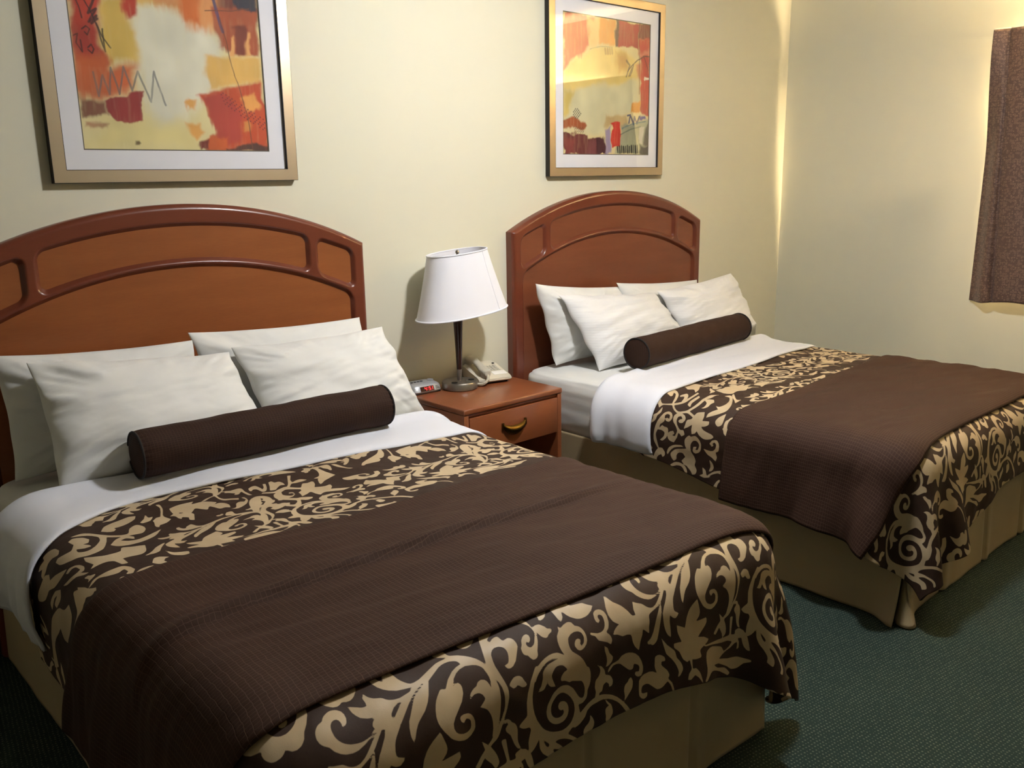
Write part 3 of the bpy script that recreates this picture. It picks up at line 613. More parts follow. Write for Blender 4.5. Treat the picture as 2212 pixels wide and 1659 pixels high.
HEAD_SHAPES = [
 (1, "-4436 8287 -4193 8160 -4068 8119 -3836 8096 -3632 8116 -3780 8279 -3542 8312 -3467 8339 -3416 8374 -3370 8422 -3257 8587 -3181 8761 -3339 8878 -3220 8868 -3145 8897 -3112 8927 -3058 9010 -3024 9123 -3013 9251 -3080 9478 -3156 9373 -3189 9346 -3224 9339 -3303 9343 -3335 9325 -3358 9280 -3440 8970 -3456 8918 -3478 8896 -3508 8924 -3584 9056 -3615 9088 -3643 9070 -3775 8795 -3808 8748 -3842 8729 -3875 8749 -4095 9039 -4142 9090 -4178 9108 -4197 9073 -4228 8873 -4350 8745 -4376 9050 -4397 9116 -4476 9289 -4512 9136 -4509 8955 -4516 8906 -4569 8843 -4625 8811 -4490 8724 -4472 8497"),
 (1, "-2967 7954 -2897 7953 -2884 7978 -2931 8322 -2924 8472 -2892 8588 -2857 8629 -2715 8725 -2671 8771 -2563 8921 -2631 9093 -2718 8922 -2755 8870 -2800 8836 -2903 8793 -2943 8759 -2969 8710 -2987 8646 -3004 8484"),
 (1, "-2381 8013 -2197 8035 -2147 8051 -2110 8095 -2100 8133 -2106 8245 -2145 8408 -2167 8563 -2168 8784 -2153 9006 -2196 8981 -2237 8926 -2248 8774 -2246 8605 -2229 8439 -2238 8414 -2266 8430 -2349 8521 -2384 8543 -2416 8533 -2494 8455 -2370 8310 -2362 8147"),
 (1, "-1974 8362 -1863 8279 -1827 8266 -1761 8271 -1733 8289 -1713 8324 -1702 8478 -1707 8695 -1720 8840 -1601 8665 -1501 8385 -1421 8427 -1538 8735 -1608 8876 -1684 8991 -1721 9021 -1756 9034 -1787 9031 -1809 9015 -1820 8981 -1830 8668 -1854 8601 -1898 8571 -1922 8571 -2009 8661 -2029 8674 -2040 8659 -2034 8542"),
 (1, "-1301 8391 -1205 8349 -1181 8355 -1174 8537 -1147 8554 -1066 8561 -1035 8578 -1016 8616 -993 8771 -1025 8964 -1085 8934 -1156 8913 -1186 8924 -1291 9003 -1415 9121 -1452 9144 -1494 9142 -1605 9083 -1439 8737"),
 (1, "-539 8200 -440 8240 -645 8584 -680 8673 -746 8906 -561 8783 -465 8763 -380 8779 -340 8810 -241 8932 -496 8997 -624 9019 -678 9022 -786 8986 -826 8999 -877 9049 -1031 9268 -925 9418 -852 9481 -782 9496 -732 9448 -609 9257 -555 9196 -509 9178 -381 9202 -212 9153 -179 9163 -173 9205 -183 9268 -232 9411 -270 9481 -406 9684 -164 9783 -76 9808 61 9777 89 9784 95 9815 89 9865 51 9971 20 10016 -88 10125 255 10306 422 10450 309 10467 185 10463 -98 10338 -271 10234 -321 10217 -388 10222 -459 10250 -549 10331 -570 10339 -591 10314 -645 10169 -684 10004 -707 9977 -744 9985 -890 10093 -1115 10187 -1060 9990 -1061 9866 -898 9754 -864 9642 -1073 9501 -1193 9396 -1237 9381 -1284 9393 -1436 9488 -1477 9589 -1506 9694 -1502 9733 -1453 9828 -1355 9935 -1323 9951 -1300 9944 -1223 9875 -1237 9788 -1249 9769 -1272 9768 -1352 9801 -1289 9687 -1204 9730 -1185 9755 -1183 9792 -1209 9925 -1303 10005 -1333 10021 -1376 10028 -1506 10027 -1296 10207 -1186 10213 -856 10382 -930 10460 -1078 10503 -1123 10500 -1167 10477 -1274 10368 -1384 10619 -1428 10691 -1477 10738 -1531 10773 -1582 10792 -1624 10793 -1688 10754 -1876 10553 -1775 10392 -1740 10354 -1708 10343 -1628 10375 -1723 10524 -1633 10591 -1597 10596 -1515 10541 -1438 10460 -1401 10387 -1392 10327 -1487 10224 -1713 10033 -1757 9984 -1787 9932 -1798 9886 -1801 9766 -1794 9711 -1761 9614 -1710 9526 -1679 9498 -1586 9451 -1767 9317 -1928 9140 -1864 9091 -1847 9088 -1652 9258 -1586 9291 -1545 9285 -1399 9205 -1276 9166 -1162 9137 -1080 9157 -1048 9139 -959 9019 -867 8859"),
 (1, "-2772 10327 -2751 10194 -2628 9766 -2554 9600 -2457 9443 -2407 9384 -2351 9334 -2233 9268 -2182 9259 -2130 9269 -2078 9293 -1992 9374 -1932 9489 -1895 9614 -1894 9666 -1917 9838 -1999 9923 -2024 9938 -2053 9934 -2083 9916 -2133 9859 -2186 9697 -2095 9601 -2127 9477 -2276 9850 -2293 9881 -2359 9948 -2420 9999 -2207 10079 -2102 10139 -2007 10220 -1942 10323 -1935 10462 -2054 10578 -2092 10604 -2175 10615 -2248 10594 -2273 10573 -2326 10489 -2211 10424 -2279 10297 -2343 10237 -2412 10193 -2468 10182 -2499 10190 -2529 10213 -2562 10262 -2648 10446 -2752 10372"),
 (1, "-3152 9632 -3019 9638 -2976 9618 -2944 9570 -2856 9369 -2782 9308 -2711 9290 -2680 9308 -2623 9373 -2595 9382 -2570 9362 -2485 9240 -2500 8962 -2436 8995 -2424 9030 -2441 9252 -2488 9393 -2607 9570 -2645 9606 -2725 9653 -2860 9716 -2956 9741 -3009 9726"),
 (1, "-2294 10855 -2182 10807 -2145 10802 -2104 10815 -1985 10904 -1870 11063 -2116 10996 -2182 10970"),
 (1, "1609 8094 1759 8034 1796 8033 1812 8054 1818 8090 1804 8180 1748 8285 1627 8439 1474 8585 1392 8636 1338 8647 1333 8632 1350 8549 1480 8423 1550 8324 1606 8178"),
 (1, "1911 8051 2282 7981 2670 7862 2920 7802 2736 8040 2538 8165 2434 8302 2355 8330 2285 8333 2261 8282 2248 8273 2108 8370 2036 8373 2001 8363 1973 8346 1938 8279 1915 8159"),
 (1, "3259 7748 3435 7665 3209 8078 3091 8404 2947 8611 2855 8704 2777 8747 2717 8759 2657 8734 2628 8872 2512 8986 2476 8995 2148 9000 2000 9000 1955 9009 1842 9082 1811 9095 1790 9088 1754 9032 1920 8814 1978 8761 2103 8672 2217 8614 2591 8466 2772 8364 2887 8281 2993 8168 3096 8031"),
 (1, "3403 7772 3461 7767 3488 7777 3505 7799 3495 7930 3430 8245 3374 8416 3258 8696 3245 8786 3251 8857 3337 9110 3144 9269 3026 9302 2931 9311 2871 9433 2821 9368 2811 9335 2822 9238 2881 9030 2890 8905 3035 8752 3071 8742 3165 8754 3290 8460 3382 8190 3399 8110 3405 8023"),
 (1, "3449 8952 3600 9001 3767 8994 3814 9002 3848 9022 3902 9079 3918 9119 3935 9214 3929 9324 3787 9682 3742 9790 3668 9697 3654 9657 3661 9618 3708 9477 3674 9405 3519 9188"),
 (1, "1023 8294 1121 8336 1147 8367 1165 8422 1201 8633 1226 8881 1245 8950 1279 9006 1409 9112 1293 9099 1257 9084 1200 9007 1062 8624 1035 8451"),
 (1, "393 8147 497 8178 524 8209 534 8262 552 8795 638 9214 197 9355 128 9385 -88 9557 -102 9544 -102 9508 -81 9410 31 9143 50 9117 107 9073 -42 8975 136 8949 177 8938 214 8913 278 8809 332 8675 377 8522 408 8365 411 8299"),
 (1, "644 8187 855 8194 913 8218 930 8248 933 8353 910 8479 805 8730 743 8777 730 8776 731 8577 654 8430 641 8307"),
]
NEAR_SIDE_SHAPES = [
 (1, "-6438 8499 -6319 8283 -6274 8224 -6167 8152 -5990 8090 -5923 8077 -5531 8048 -5482 8062 -5357 8135 -5433 8295 -5461 8334 -5564 8404 -5680 8460 -5869 8532 -5976 8547 -6104 8530 -6088 8662 -6159 8747 -6183 8761 -6258 8738 -6334 8680"),
 (1, "-5424 8660 -5290 8532 -5245 8478 -5114 8211 -5127 8427 -5118 8477 -5092 8494 -5055 8492 -4990 8477 -5058 8594 -5141 8702 -5199 8729 -5267 8744 -5379 8748 -5395 8735"),
 (1, "-7161 8214 -7108 8229 -6888 8249 -6839 8272 -6794 8309 -6710 8406 -6664 8474 -6477 8803 -6376 8938 -6141 9150 -6090 9187 -6018 9222 -5980 9223 -5944 9204 -5910 9147 -5842 8967 -5804 8895 -5746 8827 -5678 8768 -5613 8733 -5560 8731 -5519 8771 -5484 8843 -5457 8926 -5442 9052 -5466 9187 -5489 9251 -5561 9376 -5640 9454 -5693 9466 -5815 9447 -5945 9401 -6104 9323 -6181 9276 -6463 9026 -6571 9362 -6664 9576 -6770 9773 -6821 9832 -6923 9891 -7026 9924 -7135 9926 -7186 9910 -7236 9878 -7384 9757 -7532 9670 -7680 9513 -7727 9446 -7763 9373 -7779 9303 -7799 9049 -7724 8972 -7696 8966 -7552 9077 -7437 9149 -7401 9158 -7367 9143 -7331 9093 -7232 8871 -7266 8477 -7163 8406 -7128 8402 -7027 8480 -6929 8586 -6902 8646 -6847 8868 -6914 9050 -6940 9092 -6973 9108 -7074 9091 -6965 9265 -6947 9386 -7023 9399 -7109 9390 -7202 9314 -7278 9225 -7296 9404 -7291 9451 -7263 9506 -7222 9558 -7174 9598 -7124 9617 -7072 9612 -7015 9588 -6898 9490 -6839 9420 -6718 9244 -6674 9158 -6651 9091 -6627 8938 -6629 8879 -6648 8801 -6720 8641 -6802 8527 -7060 8326"),
 (1, "-7942 8086 -7907 8081 -7860 8090 -7762 8137 -7671 8220 -7630 8271 -7598 8323 -7580 8385 -7555 8613 -7618 8764 -7644 8790 -7675 8774 -7788 8633 -7872 8598 -7957 8601 -8089 8695 -8137 8715 -8255 8711 -8359 8680 -8338 8543 -8323 8509 -8162 8443 -8302 8239 -8142 8211 -8003 8259 -7970 8254 -7960 8222 -7953 8114"),
 (1, "-7297 9913 -7138 10114 -6969 10246 -6856 10310 -6779 10330 -6687 10333 -6599 10324 -6530 10305 -6505 10265 -6452 10118 -6427 10082 -6383 10093 -6219 10231 -6149 10279 -5927 10393 -6021 10736 -6057 10825 -6093 10873 -6133 10903 -6211 10929 -6265 10925 -6560 10853 -6651 10831 -6648 11220 -6749 11171 -6779 11133 -6839 10832 -6868 10783 -6940 10715 -6980 10694 -7080 10671 -7295 10670 -7382 10660 -7249 10526 -7325 10166 -7324 10103"),
 (1, "-6567 9650 -6392 9422 -6328 9360 -6262 9322 -6195 9300 -6130 9297 -6074 9314 -6024 9358 -5979 9424 -5917 9550 -5919 9582 -5959 9706 -6065 9530 -6106 9488 -6145 9481 -6267 9524 -6122 9700 -6005 9780 -5935 9804 -5861 9806 -5742 9780 -5596 9727 -5335 9620 -5118 9457 -5353 9788 -5428 9861 -5514 9916 -5708 10017 -5898 10083 -5991 10094 -6078 10084 -6239 10028 -6316 9983 -6445 9877 -6481 9824"),
 (1, "-7818 9936 -7718 9883 -7682 9884 -7552 9988 -7486 10085 -7460 10154 -7431 10292 -7446 10400 -7484 10479 -7508 10490 -7586 10461 -7444 10755 -7502 10727 -7571 10675 -7680 10510 -7720 10469 -7851 10409 -7922 10371 -7979 10327 -8062 10167 -7926 10241 -7669 10336 -7608 10340 -7534 10322 -7553 10133 -7566 10083 -7586 10052 -7611 10033 -7666 10014 -7783 10042"),
 (1, "-7716 11382 -7577 11255 -7525 11224 -7475 11214 -7264 11237 -6940 11222 -6876 11231 -6820 11253 -6779 11295 -6742 11357 -6687 11488 -6655 11701 -6735 11836 -6765 11865 -6799 11863 -6836 11841 -6896 11792 -6807 11682 -6825 11513 -6843 11478 -6874 11481 -6960 11542 -7001 11559 -7057 11555 -7119 11537 -7238 11477 -7366 11342 -7408 11313 -7450 11310 -7576 11357"),
 (1, "-7155 12026 -7077 11892 -7049 11861 -7023 11856 -6957 11896 -7055 12037 -7082 12045"),
 (1, "-6698 11899 -6597 11829 -6517 11810 -6373 11826 -6226 11876 -6533 11918 -6607 11916"),
 (1, "-6235 11718 -6141 11534 -6104 11486 -6067 11463 -6029 11458 -5956 11473 -5847 11536 -5754 11615 -5849 11626 -5880 11640 -5953 11752 -5913 11867 -6068 11891 -6116 11881 -6154 11851 -6187 11807"),
 (1, "-8887 8325 -8601 8563 -8513 8613 -8323 8697 -8250 8740 -8214 8790 -8118 9023 -8204 9271 -7995 9478 -7723 9810 -7804 9835 -7906 9842 -7980 9827 -8071 9796 -8166 9742 -8250 9667 -8297 9597 -8457 9294 -8543 9193 -8723 9049 -8796 8978 -8875 8852 -8944 8698 -9015 8451 -9020 8389 -9005 8344 -8974 8318 -8933 8311"),
 (1, "-7995 10879 -7891 11011 -7857 10851 -7740 11185 -7699 11426 -7672 11482 -7578 11621 -7612 11742 -7627 11757 -7688 11671 -7756 11570 -7785 11560 -7815 11563 -7870 11588 -7948 11688 -8002 11717 -8049 11729 -8106 11477 -8035 11365 -7997 11285 -7973 11203 -7970 11122"),
 (1, "-5701 11193 -5601 11367 -5558 11418 -5483 11464 -5302 11549 -5246 11596 -5245 11624 -5282 11751 -5411 11749 -5454 11737 -5566 11654 -5619 11592 -5657 11519 -5676 11441"),
 (1, "-8751 9360 -8653 9437 -8333 9748 -8285 9826 -8168 10115 -8243 10207 -8294 10250 -8351 10264 -8424 10234 -8513 10161 -8680 9984 -8689 9842 -8687 9773 -8668 9748 -8599 9789 -8419 9925 -8359 9958 -8491 9760 -8539 9705 -8726 9587 -8897 9503 -8845 9401 -8805 9357"),
 (1, "-9095 9493 -8982 9603 -8854 9766 -8713 9995 -8612 10177 -8567 10304 -8520 10567 -8486 10680 -8429 10780 -8365 10855 -8267 10933 -8329 11106 -8377 11188 -8432 11241 -8501 11257 -8584 11246 -8676 11212 -8775 11162 -8900 11084 -9047 10979 -9336 10702 -9365 10524 -9373 10433 -9365 10374 -9320 10319 -9254 10270 -9136 10193 -9295 9983 -9471 9777 -9821 9436 -9962 9353 -10073 9350 -10309 9422 -10368 9453 -10453 9521 -10622 9114 -10559 9096 -10467 9091 -10260 9105 -10015 9096 -9865 9128 -9405 9285 -9243 9381"),
 (1, "-7991 10860 -7959 10861 -7892 10959 -7592 11629 -7663 11721 -7708 11761 -7751 11765 -7797 11717 -7927 11471 -7979 11670 -8005 11723 -8063 11784 -8143 11829 -8233 11843 -8321 11824 -8399 11768 -8498 11659 -8685 11409 -8454 11593 -8339 11643 -8260 11619 -8215 11558 -8178 11468 -8023 10920"),
]
FAR_SIDE_SHAPES = [
 (1, "-7145 9359 -7267 9525 -7315 9576 -7392 9633 -7564 9734 -7670 9820 -7740 9916 -7751 9962 -7741 10069 -7714 10203 -7640 10458 -7564 10634 -7515 10710 -7460 10772 -7397 10815 -7320 10846 -7231 10862 -7132 10867 -7030 10857 -6772 10795 -6033 10584 -6193 10767 -6314 10790 -6879 10943 -7063 10988 -7225 11012 -7353 11004 -7448 10965 -7528 10897 -7599 10813 -7658 10714 -7703 10603 -7735 10466 -7801 10051 -7820 10015 -7879 9962 -7928 9934 -7992 9923 -7841 9783 -7738 9608 -7659 9546 -7570 9504 -7392 9493 -7267 9433"),
 (1, "-6542 9225 -6424 9399 -6402 9471 -6414 9548 -6444 9639 -6498 9742 -6572 9849 -6658 9955 -6861 10162 -6967 10251 -7091 10335 -7219 10406 -7409 10479 -7469 10488 -7577 10485 -7630 10500 -7748 10587 -7852 10700 -7923 10817 -7962 10933 -7953 11042 -7877 11251 -7818 11349 -7669 11483 -7571 11541 -7460 11577 -7329 11583 -7155 11550 -6958 11500 -6292 11301 -6124 11283 -6046 11331 -5906 11629 -5957 11614 -5975 11559 -6037 11528 -6122 11515 -6821 11626 -7208 11721 -7375 11748 -7495 11734 -7605 11687 -7709 11617 -7860 11477 -7983 11780 -8010 11817 -8098 11897 -8080 11759 -7979 11519 -7956 11431 -7957 11350 -8012 11126 -8042 10960 -8036 10903 -8016 10839 -7943 10697 -7843 10570 -7716 10460 -7649 10417 -7581 10390 -7350 10326 -7156 10227 -6965 10098 -6911 10039 -6821 9873 -6974 9973 -7113 10048 -7155 10056 -7189 10052 -7212 10038 -7221 10014 -7211 9979 -7125 9836 -7073 9711 -6928 9640 -6867 9594 -6782 9508"),
 (1, "-5901 9265 -5694 9185 -5372 9043 -5206 9009 -5070 9017 -4891 9116 -4753 9234 -4693 9400 -4679 9574 -4688 9669 -4719 9772 -4923 10162 -5073 10080 -5143 10077 -5229 10114 -5572 10319 -5727 10385 -6169 10547 -5830 10264 -5752 10173 -5763 10110 -5922 10030 -5952 9973 -5909 9902 -5685 9673 -5600 9572 -5569 9483 -5569 9404 -5598 9348 -5660 9332 -5750 9368 -5982 9495 -6051 9520 -6048 9482"),
 (1, "-7000 10359 -6820 10356 -6609 10381 -6575 10406 -6587 10443 -6634 10500 -6768 10622 -6860 10688 -7066 10810 -7146 10843 -7222 10857 -7293 10855 -7395 10826 -7426 10795 -7445 10761 -7343 10755 -7211 10725 -6998 10596 -7062 10510 -7145 10486"),
 (1, "-7539 11166 -7369 11135 -7010 11108 -6728 11039 -6447 10953 -6668 11155 -6737 11202 -6861 11254 -6981 11284 -7265 11313 -7471 11320 -7652 11378 -7639 11318 -7615 11265 -7570 11191"),
 (1, "-5433 11102 -5172 11135 -4827 11152 -4721 11179 -4553 11265 -4456 11300 -4295 11392 -4180 11561 -4017 11868 -4327 12018 -4489 12089 -4616 12128 -4721 12101 -4816 12040 -4912 11976 -5019 11940 -5135 11950 -5412 12010 -5510 12009 -5568 11957 -5596 11873 -5609 11778 -5611 11619 -5547 11380"),
 (1, "-7626 11925 -7565 12006 -7533 12024 -7417 12023 -7342 12001 -7262 11955 -7178 11875 -6941 11584 -6752 11705 -6687 11783 -6674 11832 -6691 11888 -6773 11969 -7073 12198 -7127 12200 -7304 12178 -7455 12195 -7492 12186 -7564 12124 -7614 12047"),
 (1, "-7308 12432 -7348 12597 -7340 12643 -7296 12683 -7225 12717 -7130 12733 -7019 12726 -6889 12690 -6711 12619 -6365 12459 -6260 12398 -5978 12196 -5930 11961 -5930 11906 -5821 11991 -5766 12046 -5752 12108 -5796 12180 -5881 12266 -6001 12364 -6309 12578 -6724 12829 -6927 12941 -7118 13035 -7267 13089 -7381 13109 -7468 13101 -7539 13065 -7599 13008 -7701 12883 -7843 12659 -7980 12388 -7854 12384 -7812 12392 -7772 12415 -7662 12520 -7503 12693"),
 (1, "-5459 12071 -5928 12470 -6053 12597 -6093 12682 -6067 12737 -5981 12800 -6280 12857 -6484 12879 -6598 12901 -6270 12647 -5726 12155 -5658 12119"),
 (1, "-8008 11792 -7882 11866 -7848 11903 -7819 11969 -7758 12200 -7946 12274 -8050 12274 -8136 12263 -8102 12600 -8197 12623 -8229 12615 -8258 12588 -8314 12501 -8348 12409 -8368 12273 -8448 12357 -8492 12438 -8535 12596 -8572 12802 -8602 12892 -8664 12967 -8745 12864 -8767 12820 -8811 12672 -8825 12589 -8827 12511 -8814 12439 -8789 12370 -8725 12249 -8577 12097 -8665 12048 -8692 12020 -8748 11860 -8577 11824 -8373 11830 -8511 11630 -8608 11435 -8435 11484 -8286 11508 -8245 11529 -8216 11569 -8180 11682 -8156 11725 -8123 11750"),
 (1, "-8175 10253 -8131 10298 -8094 10355 -8049 10472 -8047 10521 -8074 10624 -8100 10667 -8181 10731 -8230 10749 -8277 10754 -8325 10742 -8377 10716 -8456 10644 -8471 10604 -8474 10558 -8460 10476 -8442 10448 -8370 10390 -8321 10512 -8354 10622 -8229 10621 -8195 10606 -8176 10577 -8163 10495 -8167 10458 -8200 10394 -8257 10356 -8423 10388 -8477 10379 -8523 10340 -8644 10180 -8686 10161 -8808 10148 -8661 10288 -8709 10405 -8712 10494 -8716 10539 -8731 10574 -8764 10599 -8808 10615 -8909 10622 -9026 10593 -9143 10536 -9193 10496 -9285 10395 -9314 10348 -9321 10311 -9302 10212 -9162 10364 -9113 10402 -9025 10433 -8982 10435 -8946 10424 -8919 10395 -8897 10352 -8869 10254 -8876 10068 -9024 10001 -9080 9988 -9143 9992 -9279 10023 -9587 10130 -9807 10222 -9636 10062 -9453 9928 -9391 9893 -9323 9872 -9137 9866 -8934 9892 -8734 9942 -8540 10022"),
 (1, "-8294 10806 -8206 10809 -8122 10842 -8045 10932 -8014 10991 -7997 11052 -7998 11117 -8013 11191 -8064 11321 -8093 11364 -8168 11425 -8208 11436 -8253 11430 -8303 11407 -8384 11338 -8412 11257 -8413 11174 -8402 11147 -8349 11090 -8271 11170 -8234 11292 -8127 11182 -8163 11066 -8186 11036 -8268 11008 -8364 11005 -8413 11018 -8513 11067 -8631 11172 -8682 11256 -8685 11297 -8669 11388 -8676 11425 -8708 11453 -8842 11506 -8888 11428 -8936 11347 -8842 11237 -8829 11167 -9028 11110 -9278 10948 -9257 10780 -9225 10704 -9176 10641 -9104 10603 -9023 10595 -8941 10626 -8869 10688 -8843 10736 -8793 10891 -8896 10965 -9003 10834 -8999 10990 -8823 11085 -8763 11100 -8712 11090 -8617 11032 -8540 10965 -8443 10861 -8371 10823"),
 (1, "-9159 11522 -9076 11522 -8993 11547 -8896 11635 -8825 11733 -8823 11758 -8851 11807 -8857 11835 -8792 12006 -8785 12064 -8799 12118 -8827 12171 -8863 12221 -8943 12299 -9039 12354 -9092 12368 -9233 12368 -9306 12354 -9367 12329 -9414 12288 -9457 12232 -9507 12117 -9509 12069 -9497 12021 -9475 11981 -9445 11956 -9402 11951 -9252 11984 -9219 12145 -9364 12085 -9346 12186 -9327 12213 -9226 12258 -9165 12271 -9113 12270 -9070 12252 -9000 12178 -8981 12136 -8975 12090 -8996 11986 -9021 11942 -9103 11870 -9204 11830 -9335 11828 -9466 11856 -9517 11888 -9649 12017 -9748 12069 -9849 12100 -9935 12079 -9980 12063 -10021 12060 -10068 12081 -10165 12152 -10211 12172 -10303 12162 -10385 12117 -10410 12081 -10450 11955 -10331 11882 -10232 11764 -10143 11638 -10118 11504 -9983 11367 -9777 11557 -9665 11467 -9638 11428 -9628 11382 -9637 11276 -9676 11193 -9709 11161 -9786 11116 -9826 11110 -9914 11118 -9953 11111 -9986 11086 -10062 10984 -9985 10886 -9951 10857 -9867 10806 -9819 10792 -9770 10799 -9716 10835 -9603 10960 -9559 11027 -9507 11159 -9406 11628 -9313 11560 -9241 11535"),
 (1, "-9759 10594 -9656 10622 -9598 10650 -9546 10689 -9500 10742 -9418 10877 -9359 11034 -9313 11296 -9316 11353 -9352 11496 -9375 11378 -9443 11087 -9493 10955 -9574 10849 -9669 10760 -9860 10634 -9788 10596"),
 (1, "-10270 10790 -10137 10983 -10103 11052 -10084 11117 -10072 11246 -10094 11376 -10149 11518 -10184 11575 -10225 11617 -10274 11650 -10374 11689 -10417 11692 -10543 11666 -10307 11478 -10260 11431 -10227 11380 -10211 11320 -10208 11254 -10225 11124 -10328 10898 -10323 10864"),
 (1, "-8955 12781 -8832 12876 -8798 12919 -8758 13029 -8750 13087 -8755 13136 -8778 13176 -8860 13239 -8969 13266 -9115 13256 -9172 13238 -9201 13211 -9256 13099 -9400 13157 -9451 13167 -9495 13161 -9620 13112 -9506 12916 -9450 12741 -9424 12690 -9318 12574 -9218 12480 -9246 12655 -9255 12847 -9228 12952 -9201 12995 -9132 13064 -9085 13089 -8978 13120 -8936 13120 -8908 13104 -8886 13074 -8854 13019 -8936 12927 -8989 12993 -9062 12899"),
 (1, "-9611 12794 -9698 12920 -9735 12956 -9820 13004 -9910 13022 -9951 13012 -9993 12992 -10064 12935 -10086 12899 -10125 12783 -9954 12852 -9891 12864 -9819 12857"),
 (1, "-10010 12458 -10075 12587 -10107 12624 -10152 12647 -10262 12677 -10302 12702 -10322 12745 -10336 12896 -10390 12752 -10436 12582 -10434 12509 -10391 12319 -10292 12510"),
 (1, "-8023 12878 -7931 12907 -7836 12962 -7631 13175 -7987 13233 -8060 13240 -8117 13230 -8154 13206 -8186 13170 -8221 13087 -8216 13046 -8198 13003 -8146 12933 -8088 12891"),
 (1, "-10295 12733 -10115 12974 -10061 13061 -10000 13230 -9962 13371 -10129 13447 -10105 13363 -10095 13255 -10115 13182 -10184 13016 -10251 12904 -10358 12802"),
 (1, "-8658 9639 -8525 9750 -8479 9776 -8439 9780 -8358 9760 -8322 9766 -8292 9796 -8241 9890 -8209 9927 -8045 10011 -7882 10067 -8009 10098 -8083 10107 -8146 10102 -8192 10078 -8312 9968 -8461 9937 -8507 9916 -8591 9830 -8652 9738"),
]
def parse_shapes(L):
    out = []
    for s, t in L:
        p = np.array(t.split(), float).reshape(-1, 2)/10000
        p[:, 0] /= 1; out.append((s, p))
    return out
def print_layout(shift, own, cut):
    """where every printed shape lies on one comforter"""
    foot, head = parse_shapes(FOOT_SHAPES), parse_shapes(HEAD_SHAPES)
    R = 0.80
    lay = []
    for k in (-2, -1, 0, 1, 2):
        d = np.array([k*R+shift, k*.012])
        for i, (s, p) in enumerate(foot):
            lay.append((s, p+d))
            lay.append((s, p+d+[0, .43]))
            q = np.stack([p[:, 0]+.03, 1.046+(p[:, 1]-2.084)*.66], -1)
            if i not in (10, 11): lay.append((s, q+d))
            if q[:, 1].mean()-.33 < .83: lay.append((s, q+d-[0, .33]))
            if q[:, 1].mean()+.30 > 1.235: lay.append((s, q+d+[0, .30]))
        for s, p in head: lay.append((s, p+d))
    # the side nearest the camera shows its own stretch of the print
    own = parse_shapes(own)
    taken = np.vstack([p for _, p in own])
    def free(p):
        if p[:, 0].mean() > cut or p[:, 1].mean() > 1.6: return True
        q = p[::2]
        d = np.hypot(q[:, None, 0]-taken[None, :, 0], q[:, None, 1]-taken[None, :, 1]).min()
        if d < .007: return False
        c = p.mean(0)
        return not any((o.min(0) < c).all() and (c < o.max(0)).all() for _, o in own)
    lay = [(s, p) for s, p in lay if free(p)]
    return lay + own
def scroll_field(U, V, lay):
    """signed distance to the printed shapes, positive inside"""
    sh = U.shape; u = U.ravel(); v = V.ravel()
    f = np.full(u.shape, -0.05)
    CELL = 0.05
    cu = np.floor(u/CELL).astype(int); cv = np.floor(v/CELL).astype(int)
    key = cu*10000+cv
    order = np.argsort(key, kind='stable'); ks = key[order]
    uniq, start = np.unique(ks, return_index=True)
    ends = np.append(start[1:], len(ks))
    bins = {k: order[a:b] for k, a, b in zip(uniq, start, ends)}
    cuts = []
    for s, p in lay:
        lo = p.min(0)-.012; hi = p.max(0)+.012
        if lo[1] < 1.6 < hi[1]: continue
        ids = [bins[i*10000+j] for i in range(int(math.floor(lo[0]/CELL)), int(math.floor(hi[0]/CELL))+1)
               for j in range(int(math.floor(lo[1]/CELL)), int(math.floor(hi[1]/CELL))+1) if i*10000+j in bins]
        if not ids: continue
        ids = np.concatenate(ids)
        x = u[ids]; y = v[ids]
        m = (x > lo[0]) & (x < hi[0]) & (y > lo[1]) & (y < hi[1])
        ids = ids[m]; x = x[m]; y = y[m]
        if not len(ids): continue
        best = np.full(len(ids), 1.0); inside = np.zeros(len(ids), bool)
        a = p; b = np.roll(p, -1, 0)
        for (ax, ay), (bx, by) in zip(a, b):
            dx, dy = bx-ax, by-ay
            L2 = dx*dx+dy*dy+1e-14
            t = np.clip(((x-ax)*dx+(y-ay)*dy)/L2, 0, 1)
            best = np.minimum(best, (x-ax-t*dx)**2+(y-ay-t*dy)**2)
            if ay != by:
                c = (ay > y) != (by > y)
                inside ^= c & (x < ax+(y-ay)*dx/dy)
        d = np.sqrt(best); d = np.where(inside, d, -d)
        if s: f[ids] = np.maximum(f[ids], d)
        else: cuts.append((ids, d))
    for ids, d in cuts: f[ids] = np.minimum(f[ids], -d)
    return f.reshape(sh)
STROKES_NEAR = print_layout(0.0, NEAR_SIDE_SHAPES, -0.47)
STROKES_FAR = print_layout(0.03, FAR_SIDE_SHAPES, -0.52)


# ------------------------------------------------------------------ beds
def lerp(a, b, t): return a+(b-a)*t
def solidify(o, th, off=-1):
    md = o.modifiers.new('thickness', 'SOLIDIFY'); md.thickness = th; md.offset = off
    return o

